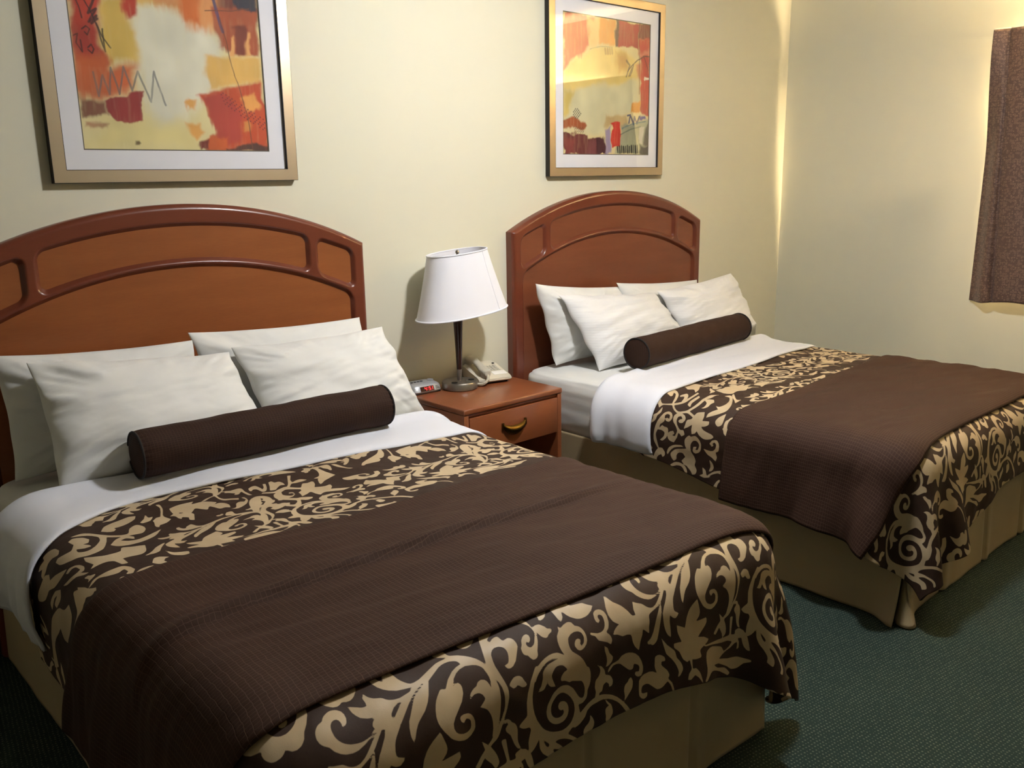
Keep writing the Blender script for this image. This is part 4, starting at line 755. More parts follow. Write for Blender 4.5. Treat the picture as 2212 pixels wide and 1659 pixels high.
def mattress(parent):
    n = 90; m = 60
    # rounded slab as a lofted super-rectangle, with pulled cotton creases along its sides
    hw, y0, y1, z0, z1 = 0.757, -0.062, -2.065, 0.375, 0.655
    ax, ay = hw, (y0-y1)/2; cy = (y0+y1)/2
    K = 260
    t = np.linspace(0, 2*np.pi, K)
    per = []
    r = 0.11
    pts = []
    for sx, sy, a0 in ((1, 1, 0), (-1, 1, 90), (-1, -1, 180), (1, -1, 270)):
        for k in range(9):
            a = math.radians(a0+k*90/8)
            pts.append((sx*(ax-r)+r*math.cos(a), sy*(ay-r)+r*math.sin(a)))
    # even resampling
    P = np.array(pts+[pts[0]]); d = np.r_[0, np.cumsum(np.hypot(*np.diff(P, axis=0).T))]
    s = np.linspace(0, d[-1], K)
    px = np.interp(s, d, P[:, 0]); py = np.interp(s, d, P[:, 1])
    prof = [(-.06, z0), (-.012, z0), (0, z0+.02), (.004, z0+.09), (.004, z1-.09), (0, z1-.04), (-.012, z1-.012), (-.04, z1), (-.2, z1+.004), (-.45, z1+.006), (-.7, z1+.006)]
    prof = np.array(prof); q = np.linspace(0, len(prof)-1, 44)
    po = np.interp(q, range(len(prof)), prof[:, 0]); pz = np.interp(q, range(len(prof)), prof[:, 1])
    nx = np.gradient(py); ny = -np.gradient(px); L = np.hypot(nx, ny); nx /= L; ny /= L
    X = np.zeros((len(q), K, 3))
    for i in range(len(q)):
        o = po[i]
        if o < -.05: # shrink towards the middle
            f = 1+o/0.765*0.98
            X[i, :, 0] = px*f; X[i, :, 1] = py*f
        else:
            w = 0.006*fbm(s*1.5, np.full(K, pz[i]*16.0), 5) if pz[i] < z1-.03 else 0.003*fbm(s*4, np.full(K, 3.0), 6)
            X[i, :, 0] = px+nx*(o+w); X[i, :, 1] = py+ny*(o+w)
        X[i, :, 2] = pz[i] + (0.004*fbm(X[i, :, 0]*6, X[i, :, 1]*6, 9) if pz[i] > z1-.02 else 0)
    X[..., 1] += cy
    o = link_mesh('mattress', grid_mesh('mattress', X), LINEN, parent)
    bm = bmesh.new(); bm.from_mesh(o.data); bmesh.ops.remove_doubles(bm, verts=bm.verts, dist=1e-5)
    bmesh.ops.recalc_face_normals(bm, faces=bm.faces); bm.to_mesh(o.data); bm.free()
    bm = bmesh.new(); add_box(bm, (-.745, -2.06, .13), (.745, -.07, .374), .02, 2)
    obj('box_spring', bm, SKIRT, parent)
    bm = bmesh.new()
    for sx in (-.62, .62):
        for y in (-.25, -1.9): pass
    for x, y in ((-.62, -.25), (.62, -.25), (-.62, -1.85), (.62, -1.85)):
        bm = bmesh.new(); add_lathe(bm, [(.02, 0), (.026, .02), (.03, .13)], 16, (x, y, 0)); obj('leg', bm, BLACK_PL, parent)

def skirt_panel(parent, name, L, place, seed, flare0, flare1, pleats=()):
    """cloth of length L hanging from z=.385; place(s, out, z) -> local point"""
    s = np.linspace(0, L, int(L/0.012)); z = np.linspace(.385, .008, 34)
    S, Z = np.meshgrid(s, z, indexing='ij'); dn = (.385-Z)/.38
    o = .006*fbm(S*4, Z*1.5, seed, 2)*dn + .004*dn
    for (w, a) in ((0, flare0), (1, flare1)):
        dist = S if w == 0 else L-S
        o = o + a*np.exp(-(dist/.07)**2)*dn**2.6
    for p in pleats: o = o - .016*np.exp(-((S-p)/.008)**2)*(.25+.75*dn) + .008*np.exp(-((S-p-.03)/.03)**2)*dn
    X = place(S, o, Z)
    ob = link_mesh(name, grid_mesh(name, X), SKIRT, parent)
    return solidify(ob, .003)

def make_bed(cx, label, seed, corner_left=(.05, .07), corner_right=(.0, .0)):
    b = empty('bed', (cx, 0, 0), label, 'bed')
    mattress(b)
    hx, yf, yh = .768, -2.092, -.075
    skirt_panel(b, 'bed_skirt', yh-yf, lambda S, o, Z: np.stack([-hx-o, yh-S, Z], -1), seed, 0, corner_left[0], (1.02,))
    skirt_panel(b, 'bed_skirt', yh-yf, lambda S, o, Z: np.stack([hx+o, yh-S, Z], -1), seed+1, 0, corner_right[0], (1.02,))
    skirt_panel(b, 'bed_skirt', 2*hx-.012, lambda S, o, Z: np.stack([-hx+.006+S, yf-o, Z], -1), seed+2, corner_left[1], corner_right[1], (.35, .76, 1.17))
    if corner_left[1] > 0:   # loose folded flap that covers the split corner
        a = np.linspace(-.5, 1.0, 26); z = np.linspace(.375, .006, 30)
        A, Z = np.meshgrid(a, z, indexing='ij'); dn = (.385-Z)/.38
        R = .006+.088*dn**2.2*(.65+.35*np.cos((A-.25)*3.6))
        X = np.stack([-hx+.03+.0*A-R*np.cos(A*1.35+.35)*1.0+.02, yf+.012-R*np.sin(A*1.35+.35), Z], -1)
        solidify(link_mesh('corner_flap', grid_mesh('corner_flap', X), SKIRT, b), .003)
    return b

class Dressing:
    """quilt, turned-down sheet and runner of one bed, all lying on the same settled cloth"""
    def __init__(s, cx, seed, fold, back, r0, r1, hem, hemL, hemR, rL, rR, shL, shR, strokes, labels):
        D = s.D = Drape(seed)
        s.cx = cx
        def grid(uL, uR, f0, f1, step):
            nu = int((uR(1.5)-uL(1.5))/step); nv = int((f1(0)-f0(0))/step)
            a = np.linspace(0, 1, nu); b = np.linspace(0, 1, nv)
            A, B = np.meshgrid(a, b, indexing='ij')
            Vg = 1.2+0*A
            for _ in range(3):
                Ug = lerp(uL(Vg), uR(Vg), A); Vg = lerp(f0(Ug), f1(Ug), B)
            return Ug, Vg
        # quilt
        U, V = grid(hemL, hemR, lambda u: fold(u)-.10, hem, 0.0037)
        X = D.surf(U, V, 0.0, 0.0038, seed, 8)
        f = scroll_field(U, V, strokes)
        me = grid_mesh('comforter', X, np.stack([U, V], -1), {'scroll': f})
        s.quilt = tag(link_mesh('comforter', me, DAMASK), labels[0], 'comforter', 'patterned comforters')
        solidify(s.quilt, .010).modifiers[0].use_rim_only = True
        # white sheet turned back over it
        U, V = grid(lambda v: shL+0*v, lambda v: shR+0*v, back, fold, 0.012)
        e = (V-back(U)); g = (fold(U)-V)
        side = smooth(.74, .92, np.abs(U))*smooth(shR+.02, .95, np.abs(U))
        off = .013 + .022*np.exp(-((e-.045)/.050)**2) - .038*np.exp(-(e/.014)**2) - .006*smooth(.02, 0, g) + .022*side
        off = off + .006*np.sin(V*42+2*np.sin(V*17))*smooth(.80, 1.0, np.abs(U))
        off = off + .0035*fbm(U*2.2, V*11, seed+3, 3)
        X = D.surf(U, V, off)
        s.sheet = tag(link_mesh('turned_down_sheet', grid_mesh('turned_down_sheet', X, np.stack([U, V], -1)), SHEET), labels[1], 'sheet', 'turned down sheets')
        solidify(s.sheet, .007)
        # runner across the foot
        U, V = grid(rL, rR, r0, r1, 0.009)
        edge = np.minimum(V-r0(U), r1(U)-V)
        off = .013 - .004*smooth(.012, 0, edge) + .0055*fbm(U*2.2+V*2, V*10-U*2.4, seed+5, 3)*smooth(0, .08, edge)
        hang = smooth(.86, 1.1, np.abs(U))
        off = off + hang*(.012+.012*np.sin(V*13+seed))
        if labels[3]:   # one long crease across the cloth
            off = off + smooth(.85, .5, np.abs(U+.1))*(.026*np.exp(-(((V-labels[3](U))/.034)**2))*smooth(.012, -.004, V-labels[3](U)) + .006*np.exp(-(((V-labels[3](U)+.11+.1*U)/.030)**2)))
        X = D.surf(U, V, off)
        s.runner = tag(link_mesh('bed_runner', grid_mesh('bed_runner', X, np.stack([U, V], -1)), RUNNER), labels[2], 'bed runner', 'bed runners')
        solidify(s.runner, .005)
        for o in (s.quilt, s.sheet, s.runner): o.location = (cx, 0, 0)

def along(us, vs):
    us = np.array(us); vs = np.array(vs)
    return lambda u: .026+sum(np.interp(np.asarray(u)+d, us, vs)*w for d, w in ((-.08, .15), (-.04, .2), (0, .3), (.04, .2), (.08, .15)))
C1, C2 = 1.171, 3.612
make_bed(C1, 'near bed with olive beige skirt, left of the nightstand', 11, (0.015, 0.0), (0.0, 0.0))
make_bed(C2, 'far bed with flared olive beige skirt, between the nightstand and the right wall', 31, (0.06, 0.055), (0.0, 0.0))

Dressing(C1, 3,
    fold=along([-1.1, -.85, -.7, -.6, -.46, -.26, -.045, .3, .6, .73, 1.1], [.83, .804, .75, .69, .65, .684, .735, .777, .797, .804, .82]), back=lambda u: .475+.05*u+0.02*np.cos(u*3),
    r0=along([-1.2, -1.05, -.9, -.77, -.54, -.355, -.16, .15, .51, .72, 1.1], [.95, 1.01, 1.13, 1.19, 1.182, 1.192, 1.225, 1.241, 1.268, 1.27, 1.28]),
    r1=along([-1.2, -.757, -.65, -.5, -.29, -.03, .28, .66, 1.1], [1.90, 1.95, 1.975, 1.986, 2.0, 2.018, 2.03, 2.035, 2.04]),
    hem=lambda u: 2.335+.02*smooth(.0, .3, u)+.10*smooth(.2, .75, u)-.10*smooth(.80, 1.08, u),
    hemL=lambda v: -1.10+0*v, hemR=lambda v: 1.07+0*v,
    rL=lambda v: -1.20+0*v, rR=lambda v: 1.09+0*v, shL=-1.04, shR=1.03,
    strokes=STROKES_NEAR,
    labels=('brown and tan scroll patterned comforter on the near bed', 'white sheet turned down across the near bed below its pillows',
            'dark brown runner laid across the foot of the near bed, creased along its middle', lambda u: 1.60+.02*u+.02*np.sin(u*4)))
Dressing(C2, 8,
    fold=along([-1.1, -.96, -.78, -.42, -.07, .47, .72, 1.1], [.975, .968, .95, .917, .912, .865, .856, .84]), back=lambda u: .56-.075*u,
    r0=along([-1.1, -.965, -.8, -.58, -.377, .14, .7, 1.1], [1.325, 1.325, 1.333, 1.35, 1.36, 1.305, 1.262, 1.24]),
    r1=lambda u: 2.073+0*u,
    hem=lambda u: 2.375+.12*smooth(.1, -.5, u)-.12*smooth(-.65, -.95, u),
    hemL=lambda v: -1.02-.055*smooth(.95, 1.4, v)+.11*smooth(2.0, 2.4, v), hemR=lambda v: 1.10+0*v,
    rL=lambda v: -1.105+.03*smooth(1.8, 2.1, v), rR=lambda v: 1.10+0*v, shL=-1.00, shR=1.03,
    strokes=STROKES_FAR,
    labels=('brown and tan scroll patterned comforter on the far bed', 'white sheet turned down across the far bed below its pillows',
            'dark brown runner laid flat across the foot of the far bed and down its side', None))

# ------------------------------------------------------------------ pillows
def pillow(corners, T, seed, label, mat, group, bulge=1.0, hollow=.045, sag=.0):
    """corners: top-left, top-right, bottom-left, bottom-right seen from the foot of the bed"""
    TL, TR, BL, BR = [np.array(c, float) for c in corners]
    ctr = (TL+TR+BL+BR)/4
    n, m = 96, 72
    a = np.linspace(-1, 1, n); b = np.linspace(-1, 1, m)
    # finer towards the seams
    a = np.sin(a*np.pi/2*.92)/np.sin(np.pi/2*.92); b = np.sin(b*np.pi/2*.92)/np.sin(np.pi/2*.92)
    S, R = np.meshgrid(a, b, indexing='ij')      # S: left..right, R: bottom..top
    S2 = S*(1-hollow*(1-R**2)*np.abs(S)**3)*(1+.0*R); R2 = R*(1-hollow*1.35*(1-S**2)*np.abs(R)**3)
    s = (S2+1)/2; r = (R2+1)/2
    base = (BL[None, None]*((1-s)*(1-r))[..., None] + BR[None, None]*(s*(1-r))[..., None]
            + TL[None, None]*((1-s)*r)[..., None] + TR[None, None]*(s*r)[..., None])
    ex = (TR+BR-TL-BL); ey = (TL+TR-BL-BR)
    N = np.cross(ex, ey); N /= np.linalg.norm(N)
    if N[1] > 0: N = -N                           # towards the foot of the bed
    ex = ex/np.linalg.norm(ex); ey = ey/np.linalg.norm(ey)
    prof = (np.clip(1-np.abs(S)**2.6, 0, 1)*np.clip(1-np.abs(R)**2.4, 0, 1))**.55
    prof = prof*(1.0-.22*R)                       # the filling has settled low
    w = fbm(S*1.6+seed, R*1.3, seed, 2)*.13 + fbm(S*1.5+R*1.1, R*6.5-S*2.6, seed+4, 3)*.040*(1+np.abs(S))
    rim = np.clip((np.abs(S)**8+np.abs(R)**8), 0, 1)
    cr = fbm(np.arctan2(R, S)*5, np.hypot(S, R)*1.0, seed+9, 3)*smooth(.6, 1.15, np.hypot(S, R))*.26
    flange = .006*np.sin(R*9+seed)*np.abs(S)**6 + .006*np.sin(S*8+seed*2)*np.abs(R)**6
    out = []
    for side in (1, -1):
        d = side*(1.0 if side > 0 else .6)*T/2*prof*(1+(w+cr)*(1 if side > 0 else .5)) + flange + sag*prof
        P = base + N[None, None]*d[..., None]
        out.append(P)
    front, back = out
    me_f = grid_mesh('pillow', front)
    bm = bmesh.new()
    bm.from_mesh(me_f)
    me_b = grid_mesh('pillow_back', back[::-1]); bm.from_mesh(me_b)
    bmesh.ops.remove_doubles(bm, verts=bm.verts, dist=1e-5)
    bmesh.ops.recalc_face_normals(bm, faces=bm.faces)
    for v in bm.verts: v.co -= Vector(ctr)
    bpy.data.meshes.remove(me_f); bpy.data.meshes.remove(me_b)
    o = obj('pillow', bm, mat, None, True, 0)
    o.location = ctr
    return tag(o, label, 'pillow', group)

g1, g2 = 'white pillows on the near bed', 'white pillows on the far bed'
MT = .668
pillow(((.470, -.115, 1.075), (1.125, -.150, 1.045), (.470, -.200, MT), (1.135, -.215, MT)), .17, 1, 'white pillow leaning on the near headboard, behind the left front pillow', LINEN, g1)
pillow(((1.115, -.135, 1.072), (1.862, -.140, 1.045), (1.16, -.215, MT), (1.865, -.205, MT)), .15, 2, 'white pillow leaning on the near headboard, behind the pillow nearest the lamp', LINEN, g1)
pillow(((.545, -.235, 1.062), (1.225, -.225, .995), (.535, -.445, MT), (1.29, -.44, MT)), .21, 3, 'front white pillow on the near bed, behind the left end of the brown bolster', LINEN, g1)
pillow(((1.235, -.225, 1.010), (1.900, -.240, 1.010), (1.275, -.43, MT), (2.00, -.385, .640)), .21, 4, 'front white pillow on the near bed, its corner drooping towards the nightstand', LINEN, g1)
pillow(((2.885, -.140, 1.095), (3.52, -.165, 1.025), (2.985, -.185, MT), (3.60, -.215, MT)), .15, 5, 'white pillow leaning on the far headboard, in the shadow nearest the lamp', LINEN, g2)
pillow(((3.475, -.170, 1.050), (4.22, -.150, 1.0), (3.60, -.215, MT), (4.26, -.205, MT)), .15, 6, 'white pillow leaning on the far headboard, mostly hidden behind two others', LINEN, g2)
pillow(((2.985, -.215, 1.035), (3.735, -.225, .975), (3.06, -.43, MT), (3.80, -.44, MT)), .20, 7, 'front white pillow on the far bed, behind the left end of the brown bolster', LINEN_STRIPE, g2)
pillow(((3.745, -.235, .985), (4.43, -.265, 1.035), (3.80, -.44, MT), (4.52, -.40, .662)), .20, 8, 'front white pillow on the far bed, its upper corner standing up by the right wall', LINEN_STRIPE, g2)

def bolster(a, b, r, label):
    a = Vector(a); b = Vector(b); mid = (a+b)/2; L = (b-a).length
    ang = math.atan2((b-a).y, (b-a).x)
    t = empty('bolster', mid, label, 'bolster pillow', 'brown bolsters', ang)
    n = 80; k = 140
    xs = np.linspace(-L/2, L/2, k)
    th = np.linspace(0, 2*np.pi, n)
    A, TH = np.meshgrid(xs, th, indexing='ij')
    e = L/2-np.abs(A)
    R = r*(1-.05*np.exp(-(e/.02)**2)) + .0025*fbm(A*9, np.cos(TH)*2+np.sin(TH), int(L*100), 2) + .002*np.sin(TH*26)*np.exp(-(e/.03)**2)
    X = np.stack([A, R*np.cos(TH), R*np.sin(TH)], -1)
    o = link_mesh('cover', grid_mesh('cover', X, np.stack([A, TH*r], -1)), BOLSTER, t)
    for sgn in (-1, 1):
        rr = np.linspace(0, 1, 14)
        Q, TH2 = np.meshgrid(rr, th, indexing='ij')
        X = np.stack([sgn*(L/2+.010*(1-Q**2.5)), Q*r*.955*np.cos(TH2), Q*r*.955*np.sin(TH2)], -1)
        link_mesh('end_cap', grid_mesh('end_cap', X, np.stack([Q*r*np.cos(TH2), Q*r*np.sin(TH2)], -1)), BOLSTER, t)
        bm = bmesh.new()
        add_tube(bm, [(sgn*L/2, r*.965*math.cos(q), r*.965*math.sin(q)) for q in np.linspace(0, 2*math.pi, 64)], .0042, 8, False)
        obj('piping', bm, PIPING, t)
    return t
bolster((.745, -.548, .774), (1.665, -.575, .774), .077, 'brown bolster lying against the pillows of the near bed')
bolster((3.10, -.630, .774), (4.10, -.545, .774), .077, 'brown bolster lying against the pillows of the far bed')

# ------------------------------------------------------------------ headboards
HBW, HBS, HBP = 1.57, 1.349, 1.536
def headboard(x0, label, panel_mat):
    t = empty('headboard', (x0+HBW/2, 0, 0), label, 'headboard', 'arched wooden headboards')
    T = .055; hw = HBW/2
    sag = HBP-HBS; RO = (hw**2+sag**2)/(2*sag)
    top = lambda x: HBP-RO+np.sqrt(RO**2-x**2)
    def arc(peak, R):
        return lambda x, z: np.hypot(x, z-(peak-R))-R
    up, lo, big = arc(1.449, 1.906), arc(1.344, 1.655), arc(1.296, 1.567)
    def rmax(*d):
        r = .018; d = np.stack(d)+r
        return np.sqrt((np.maximum(d, 0)**2).sum(0)) + np.minimum(d.max(0), 0)-r
    def sds(x, z):
        ax = np.abs(x)
        small = rmax(up(x, z), -lo(x, z), .570-ax, ax-.712)
        med = rmax(up(x, z), -lo(x, z), ax-.500)
        bigp = rmax(big(x, z), ax-.700, .30-z)
        return small, med, bigp
    nx, nz = 420, 300
    x = np.linspace(-hw, hw, nx)
    # keep a few rows low down and dense ones in the arches
    q = np.r_[np.linspace(0, .58, 30, endpoint=False), np.linspace(.58, 1, nz)]
    XX, Q = np.meshgrid(x, q, indexing='ij'); ZZ = Q*top(XX)
    sd = np.minimum.reduce(sds(XX, ZZ))
    e = np.minimum(hw-np.abs(XX), (top(XX)-ZZ)*.95)
    Y = -(T - .016*(1-np.clip(e/.022, 0, 1))**2.2)
    Y = Y + .0185*smooth(.024, .001, sd)
    Xf = np.stack([XX, Y, ZZ], -1)
    keep = (sd > -.012).astype(bool)
    kf = keep[:-1, :-1] | keep[1:, 1:]
    me = grid_mesh('frame', Xf, keep=kf)
    bm = bmesh.new(); bm.from_mesh(me); bpy.data.meshes.remove(me)
    bmesh.ops.delete(bm, geom=[v for v in bm.verts if not v.link_faces], context='VERTS')
    # sides, top edge and back
    rim = [(-hw, 0)] + [(-hw, z) for z in np.linspace(0, HBS, 8)[1:]] + [(a, float(top(np.array(a)))) for a in x[1:-1]] + [(hw, z) for z in np.linspace(HBS, 0, 8)]
    fr = [bm.verts.new((a, -(T-.016), z)) for a, z in rim]; bk = [bm.verts.new((a, -.001, z)) for a, z in rim]
    for i in range(len(rim)-1):
        bm.faces.new((fr[i], fr[i+1], bk[i+1], bk[i]))
    bm.faces.new(bk)
    bmesh.ops.remove_doubles(bm, verts=bm.verts, dist=1e-4)
    bmesh.ops.recalc_face_normals(bm, faces=bm.faces)
    obj('frame', bm, WOOD_FRAME, t, True, 50)
    # veneer panels set behind the mouldings
    for name, which, xr, zr in (('inset_panel', 0, (-.72, -.56), (1.15, 1.42)), ('inset_panel', 0, (.56, .72), (1.15, 1.42)),
                                ('inset_panel', 1, (-.51, .51), (1.22, 1.46)), ('main_panel', 2, (-.71, .71), (.30, 1.31))):
        a = np.linspace(*xr, max(12, int((xr[1]-xr[0])/.008))); b = np.linspace(*zr, max(12, int((zr[1]-zr[0])/.008)))
        A, B = np.meshgrid(a, b, indexing='ij')
        s_ = sds(A, B)[which]
        X = np.stack([A, np.full_like(A, -(T-.0160)), B], -1)
        k = s_ < .009
        kf = k[:-1, :-1] | k[1:, 1:]
        me = grid_mesh(name, X, keep=kf)
        o = link_mesh(name, me, panel_mat, t)
        bm = bmesh.new(); bm.from_mesh(me); bmesh.ops.delete(bm, geom=[v for v in bm.verts if not v.link_faces], context='VERTS')
        for f in bm.faces:
            if f.normal.y > 0: f.normal_flip()
        bm.to_mesh(me); bm.free()
    return t
headboard(.3861, 'arched orange brown wooden headboard of the near bed, left of the lamp', WOOD_PANEL)
headboard(2.827, 'arched red brown wooden headboard of the far bed, sheen tone in its panels, right of the lamp', WOOD_PANEL_SHEEN)

# ------------------------------------------------------------------ nightstand and what stands on it
NX0, NX1, NY0, NY1, NZ = 2.119, 2.716, -.503, -.03, .650
def nightstand():
    t = empty('nightstand', ((NX0+NX1)/2, (NY0+NY1)/2, 0), 'brown wooden nightstand with one brass handled drawer between the beds', 'nightstand')
    w = (NX1-NX0)/2; d = (NY1-NY0)/2
    bm = bmesh.new(); add_box(bm, (-w, -d, NZ-.026), (w, d, NZ), .007, 3); obj('top', bm, WOOD_STAND, t)
    for s in (-1, 1):
        bm = bmesh.new(); x0, x1 = sorted((s*(w-.003), s*(w-.028)))
        add_box(bm, (x0, -d+.004, 0), (x1, d, NZ-.026), .003, 2); obj('side_panel', bm, WOOD_STAND, t)
    bm = bmesh.new(); add_box(bm, (-w+.028, d-.012, .03), (w-.028, d-.002, NZ-.026)); obj('back_panel', bm, WOOD_STAND, t)
    bm = bmesh.new(); add_box(bm, (-w+.028, -d+.012, NZ-.040), (w-.028, -d+.030, NZ-.026)); obj('rail', bm, WOOD_STAND, t)
    bm = bmesh.new(); add_box(bm, (-w+.028, -d+.02, .10), (w-.028, d-.012, .118), .002, 1); obj('shelf', bm, WOOD_STAND, t)
    bm = bmesh.new(); add_box(bm, (-w+.028, -d+.03, .435), (w-.028, d-.012, .447)); obj('drawer_shelf', bm, WOOD_STAND, t)
    bm = bmesh.new(); add_box(bm, (-w+.031, -d+.002, .440), (w-.031, -d+.022, NZ-.043), .003, 2)
    add_box(bm, (-w+.04, -d+.022, .45), (w-.04, d-.03, NZ-.06))
    dr = obj('drawer', bm, WOOD_STAND, t)
    # bowed brass cup pull
    hx, hz = -.012, .522
    bm = bmesh.new()
    n, m = 34, 12
    rows = []
    for i in range(n):
        q = -1+2*i/(n-1); row = []
        topz = .012 + .012*abs(q)**2.2
        botz = -.034 + .040*abs(q)**2.2
        for j in range(m+1):
            g = j/m
            z = topz*(1-g)+botz*g
            out = (.004+.022*math.sqrt(max(0, 1-q*q*.98)))*math.sin(math.pi*(.12+.80*g))**.8
            row.append(bm.verts.new((hx+q*.068, -d+.002-out, hz+z)))
        rows.append(row)
    for a, b in zip(rows[:-1], rows[1:]):
        for j in range(m): bm.faces.new((a[j], b[j], b[j+1], a[j+1]))
    bmesh.ops.solidify(bm, geom=list(bm.faces), thickness=.003)
    for s in (-1, 1): add_box(bm, (hx+s*.068-.006, -d-.006, hz-.002), (hx+s*.068+.006, -d+.003, hz+.030), .002, 2)
    obj('handle', bm, BRASS, dr)
nightstand()

LX, LY = 2.375, -.16
def table_lamp():
    t = empty('table_lamp', (LX, LY, NZ), 'table lamp with white oval shade on a dark tapered stem and round metal base', 'lamp')
    bm = bmesh.new(); add_lathe(bm, [(.080, 0), (.084, .004), (.084, .030), (.080, .036), (.03, .0385), (0, .039)], 64)
    base = obj('base', bm, NICKEL, t)
    for a in (205, 330):   # power outlets let into the base
        p = Vector((.058*math.cos(math.radians(a-90)), .058*math.sin(math.radians(a-90)), .0385))
        p = Vector((.055*math.cos(math.radians(a)), .055*math.sin(math.radians(a)), .0375))
        bm = bmesh.new(); add_lathe(bm, [(.0145, 0), (.0145, .0022), (.012, .003), (0, .003)], 24, p); obj('outlet', bm, BLACK_PL, base)
    bm = bmesh.new(); p = (-.012, -.066, .037); add_lathe(bm, [(.005, 0), (.005, .012), (.003, .015), (0, .015)], 16, p); obj('switch', bm, NICKEL, base)
    bm = bmesh.new(); add_lathe(bm, [(.010, .036), (.0105, .05), (.0125, .088), (.0118, .092)], 24); obj('ferrule', bm, NICKEL, t)
    bm = bmesh.new(); add_lathe(bm, [(.0118, .090), (.0135, .13), (.0195, .27), (.0232, .345), (.022, .352), (0, .352)], 32); obj('stem', bm, DARKWOOD, t)
    bm = bmesh.new(); add_lathe(bm, [(.019, .350), (.019, .372), (.012, .376), (.012, .43), (0, .43)], 24); obj('socket', bm, NICKEL, t)
    # shade: wide shallow oval, leaning a little
    M = Matrix.Translation((.008, 0, .352)) @ Matrix.Rotation(math.radians(-4.0), 4, 'Y') @ Matrix.Translation((.0, 0, 0))
    M = Matrix.Translation((.030, 0, .352)) @ Matrix.Rotation(math.radians(-4.5), 4, 'Y')
    H = .288
    bm = bmesh.new()
    prof = [(.985, .0)] + [(1.0-.0*k, .0005) for k in (0,)] + [(1-.355*z-.012*math.sin(math.pi*z), H*z) for z in np.linspace(.02, .985, 14)] + [(.645, H), (.63, H)] + [(1-.365*z-.012*math.sin(math.pi*z)-.008, H*z) for z in np.linspace(.985, .02, 8)] + [(.985, 0)]
    add_lathe(bm, prof, 96, (0, 0, 0), .243, .138, M, 2.25)
    bmesh.ops.remove_doubles(bm, verts=bm.verts, dist=1e-5)
    cap = [f for f in bm.faces if len(f.verts) > 8]
    bmesh.ops.delete(bm, geom=cap, context='FACES_ONLY')
    bmesh.ops.recalc_face_normals(bm, faces=bm.faces)
    sh = obj('shade', bm, SHADE, t)
    def rim_pt(a, k, z):
        ca, sa = math.cos(a), math.sin(a); e = 2/2.25
        return M @ Vector((k*.243*math.copysign(abs(ca)**e, ca), k*.138*math.copysign(abs(sa)**e, sa), z))
    for k, z in ((1.003, .004), (.648, H-.003)):
        bm = bmesh.new(); add_tube(bm, [rim_pt(a, k, z) for a in np.linspace(0, 2*math.pi, 97)], .0036, 8, False); obj('rim_trim', bm, SHADE, sh)
    for a in (-62, 118):
        bm = bmesh.new(); add_tube(bm, [rim_pt(math.radians(a), 1-.355*z-.012*math.sin(math.pi*z)+.003, H*z) for z in np.linspace(.02, .98, 12)], .0016, 6); obj('seam', bm, SHADE, sh)
    # harp, spider and finial
    bm = bmesh.new()
    add_tube(bm, [M @ Vector((.0+.055*math.sin(q), 0, .05+.215*(1-math.cos(q))/2*1.0)) for q in np.linspace(.25, math.pi, 16)], .0022, 6)
    add_tube(bm, [M @ Vector((-.055*math.sin(q), 0, .05+.215*(1-math.cos(q))/2)) for q in np.linspace(.25, math.pi, 16)], .0022, 6)
    for a in (0, 120, 240):
        add_tube(bm, [M @ Vector((0, 0, .268)), rim_pt(math.radians(a), .642, .272)], .0018, 6)
    obj('harp', bm, NICKEL, t)
    bm = bmesh.new(); add_lathe(bm, [(.004, .262), (.008, .268), (.008, .272), (.005, .277), (.009, .284), (.007, .292), (0, .296)], 20, (0, 0, 0), 1, 1, M); obj('finial', bm, NICKEL, t)
    bm = bmesh.new(); add_lathe(bm, [(.013, .43), (.028, .47), (.031, .50), (.02, .53), (0, .537)], 24, (0, 0, 0), 1, 1); obj('bulb', bm, WHITE_PL, t)
table_lamp()

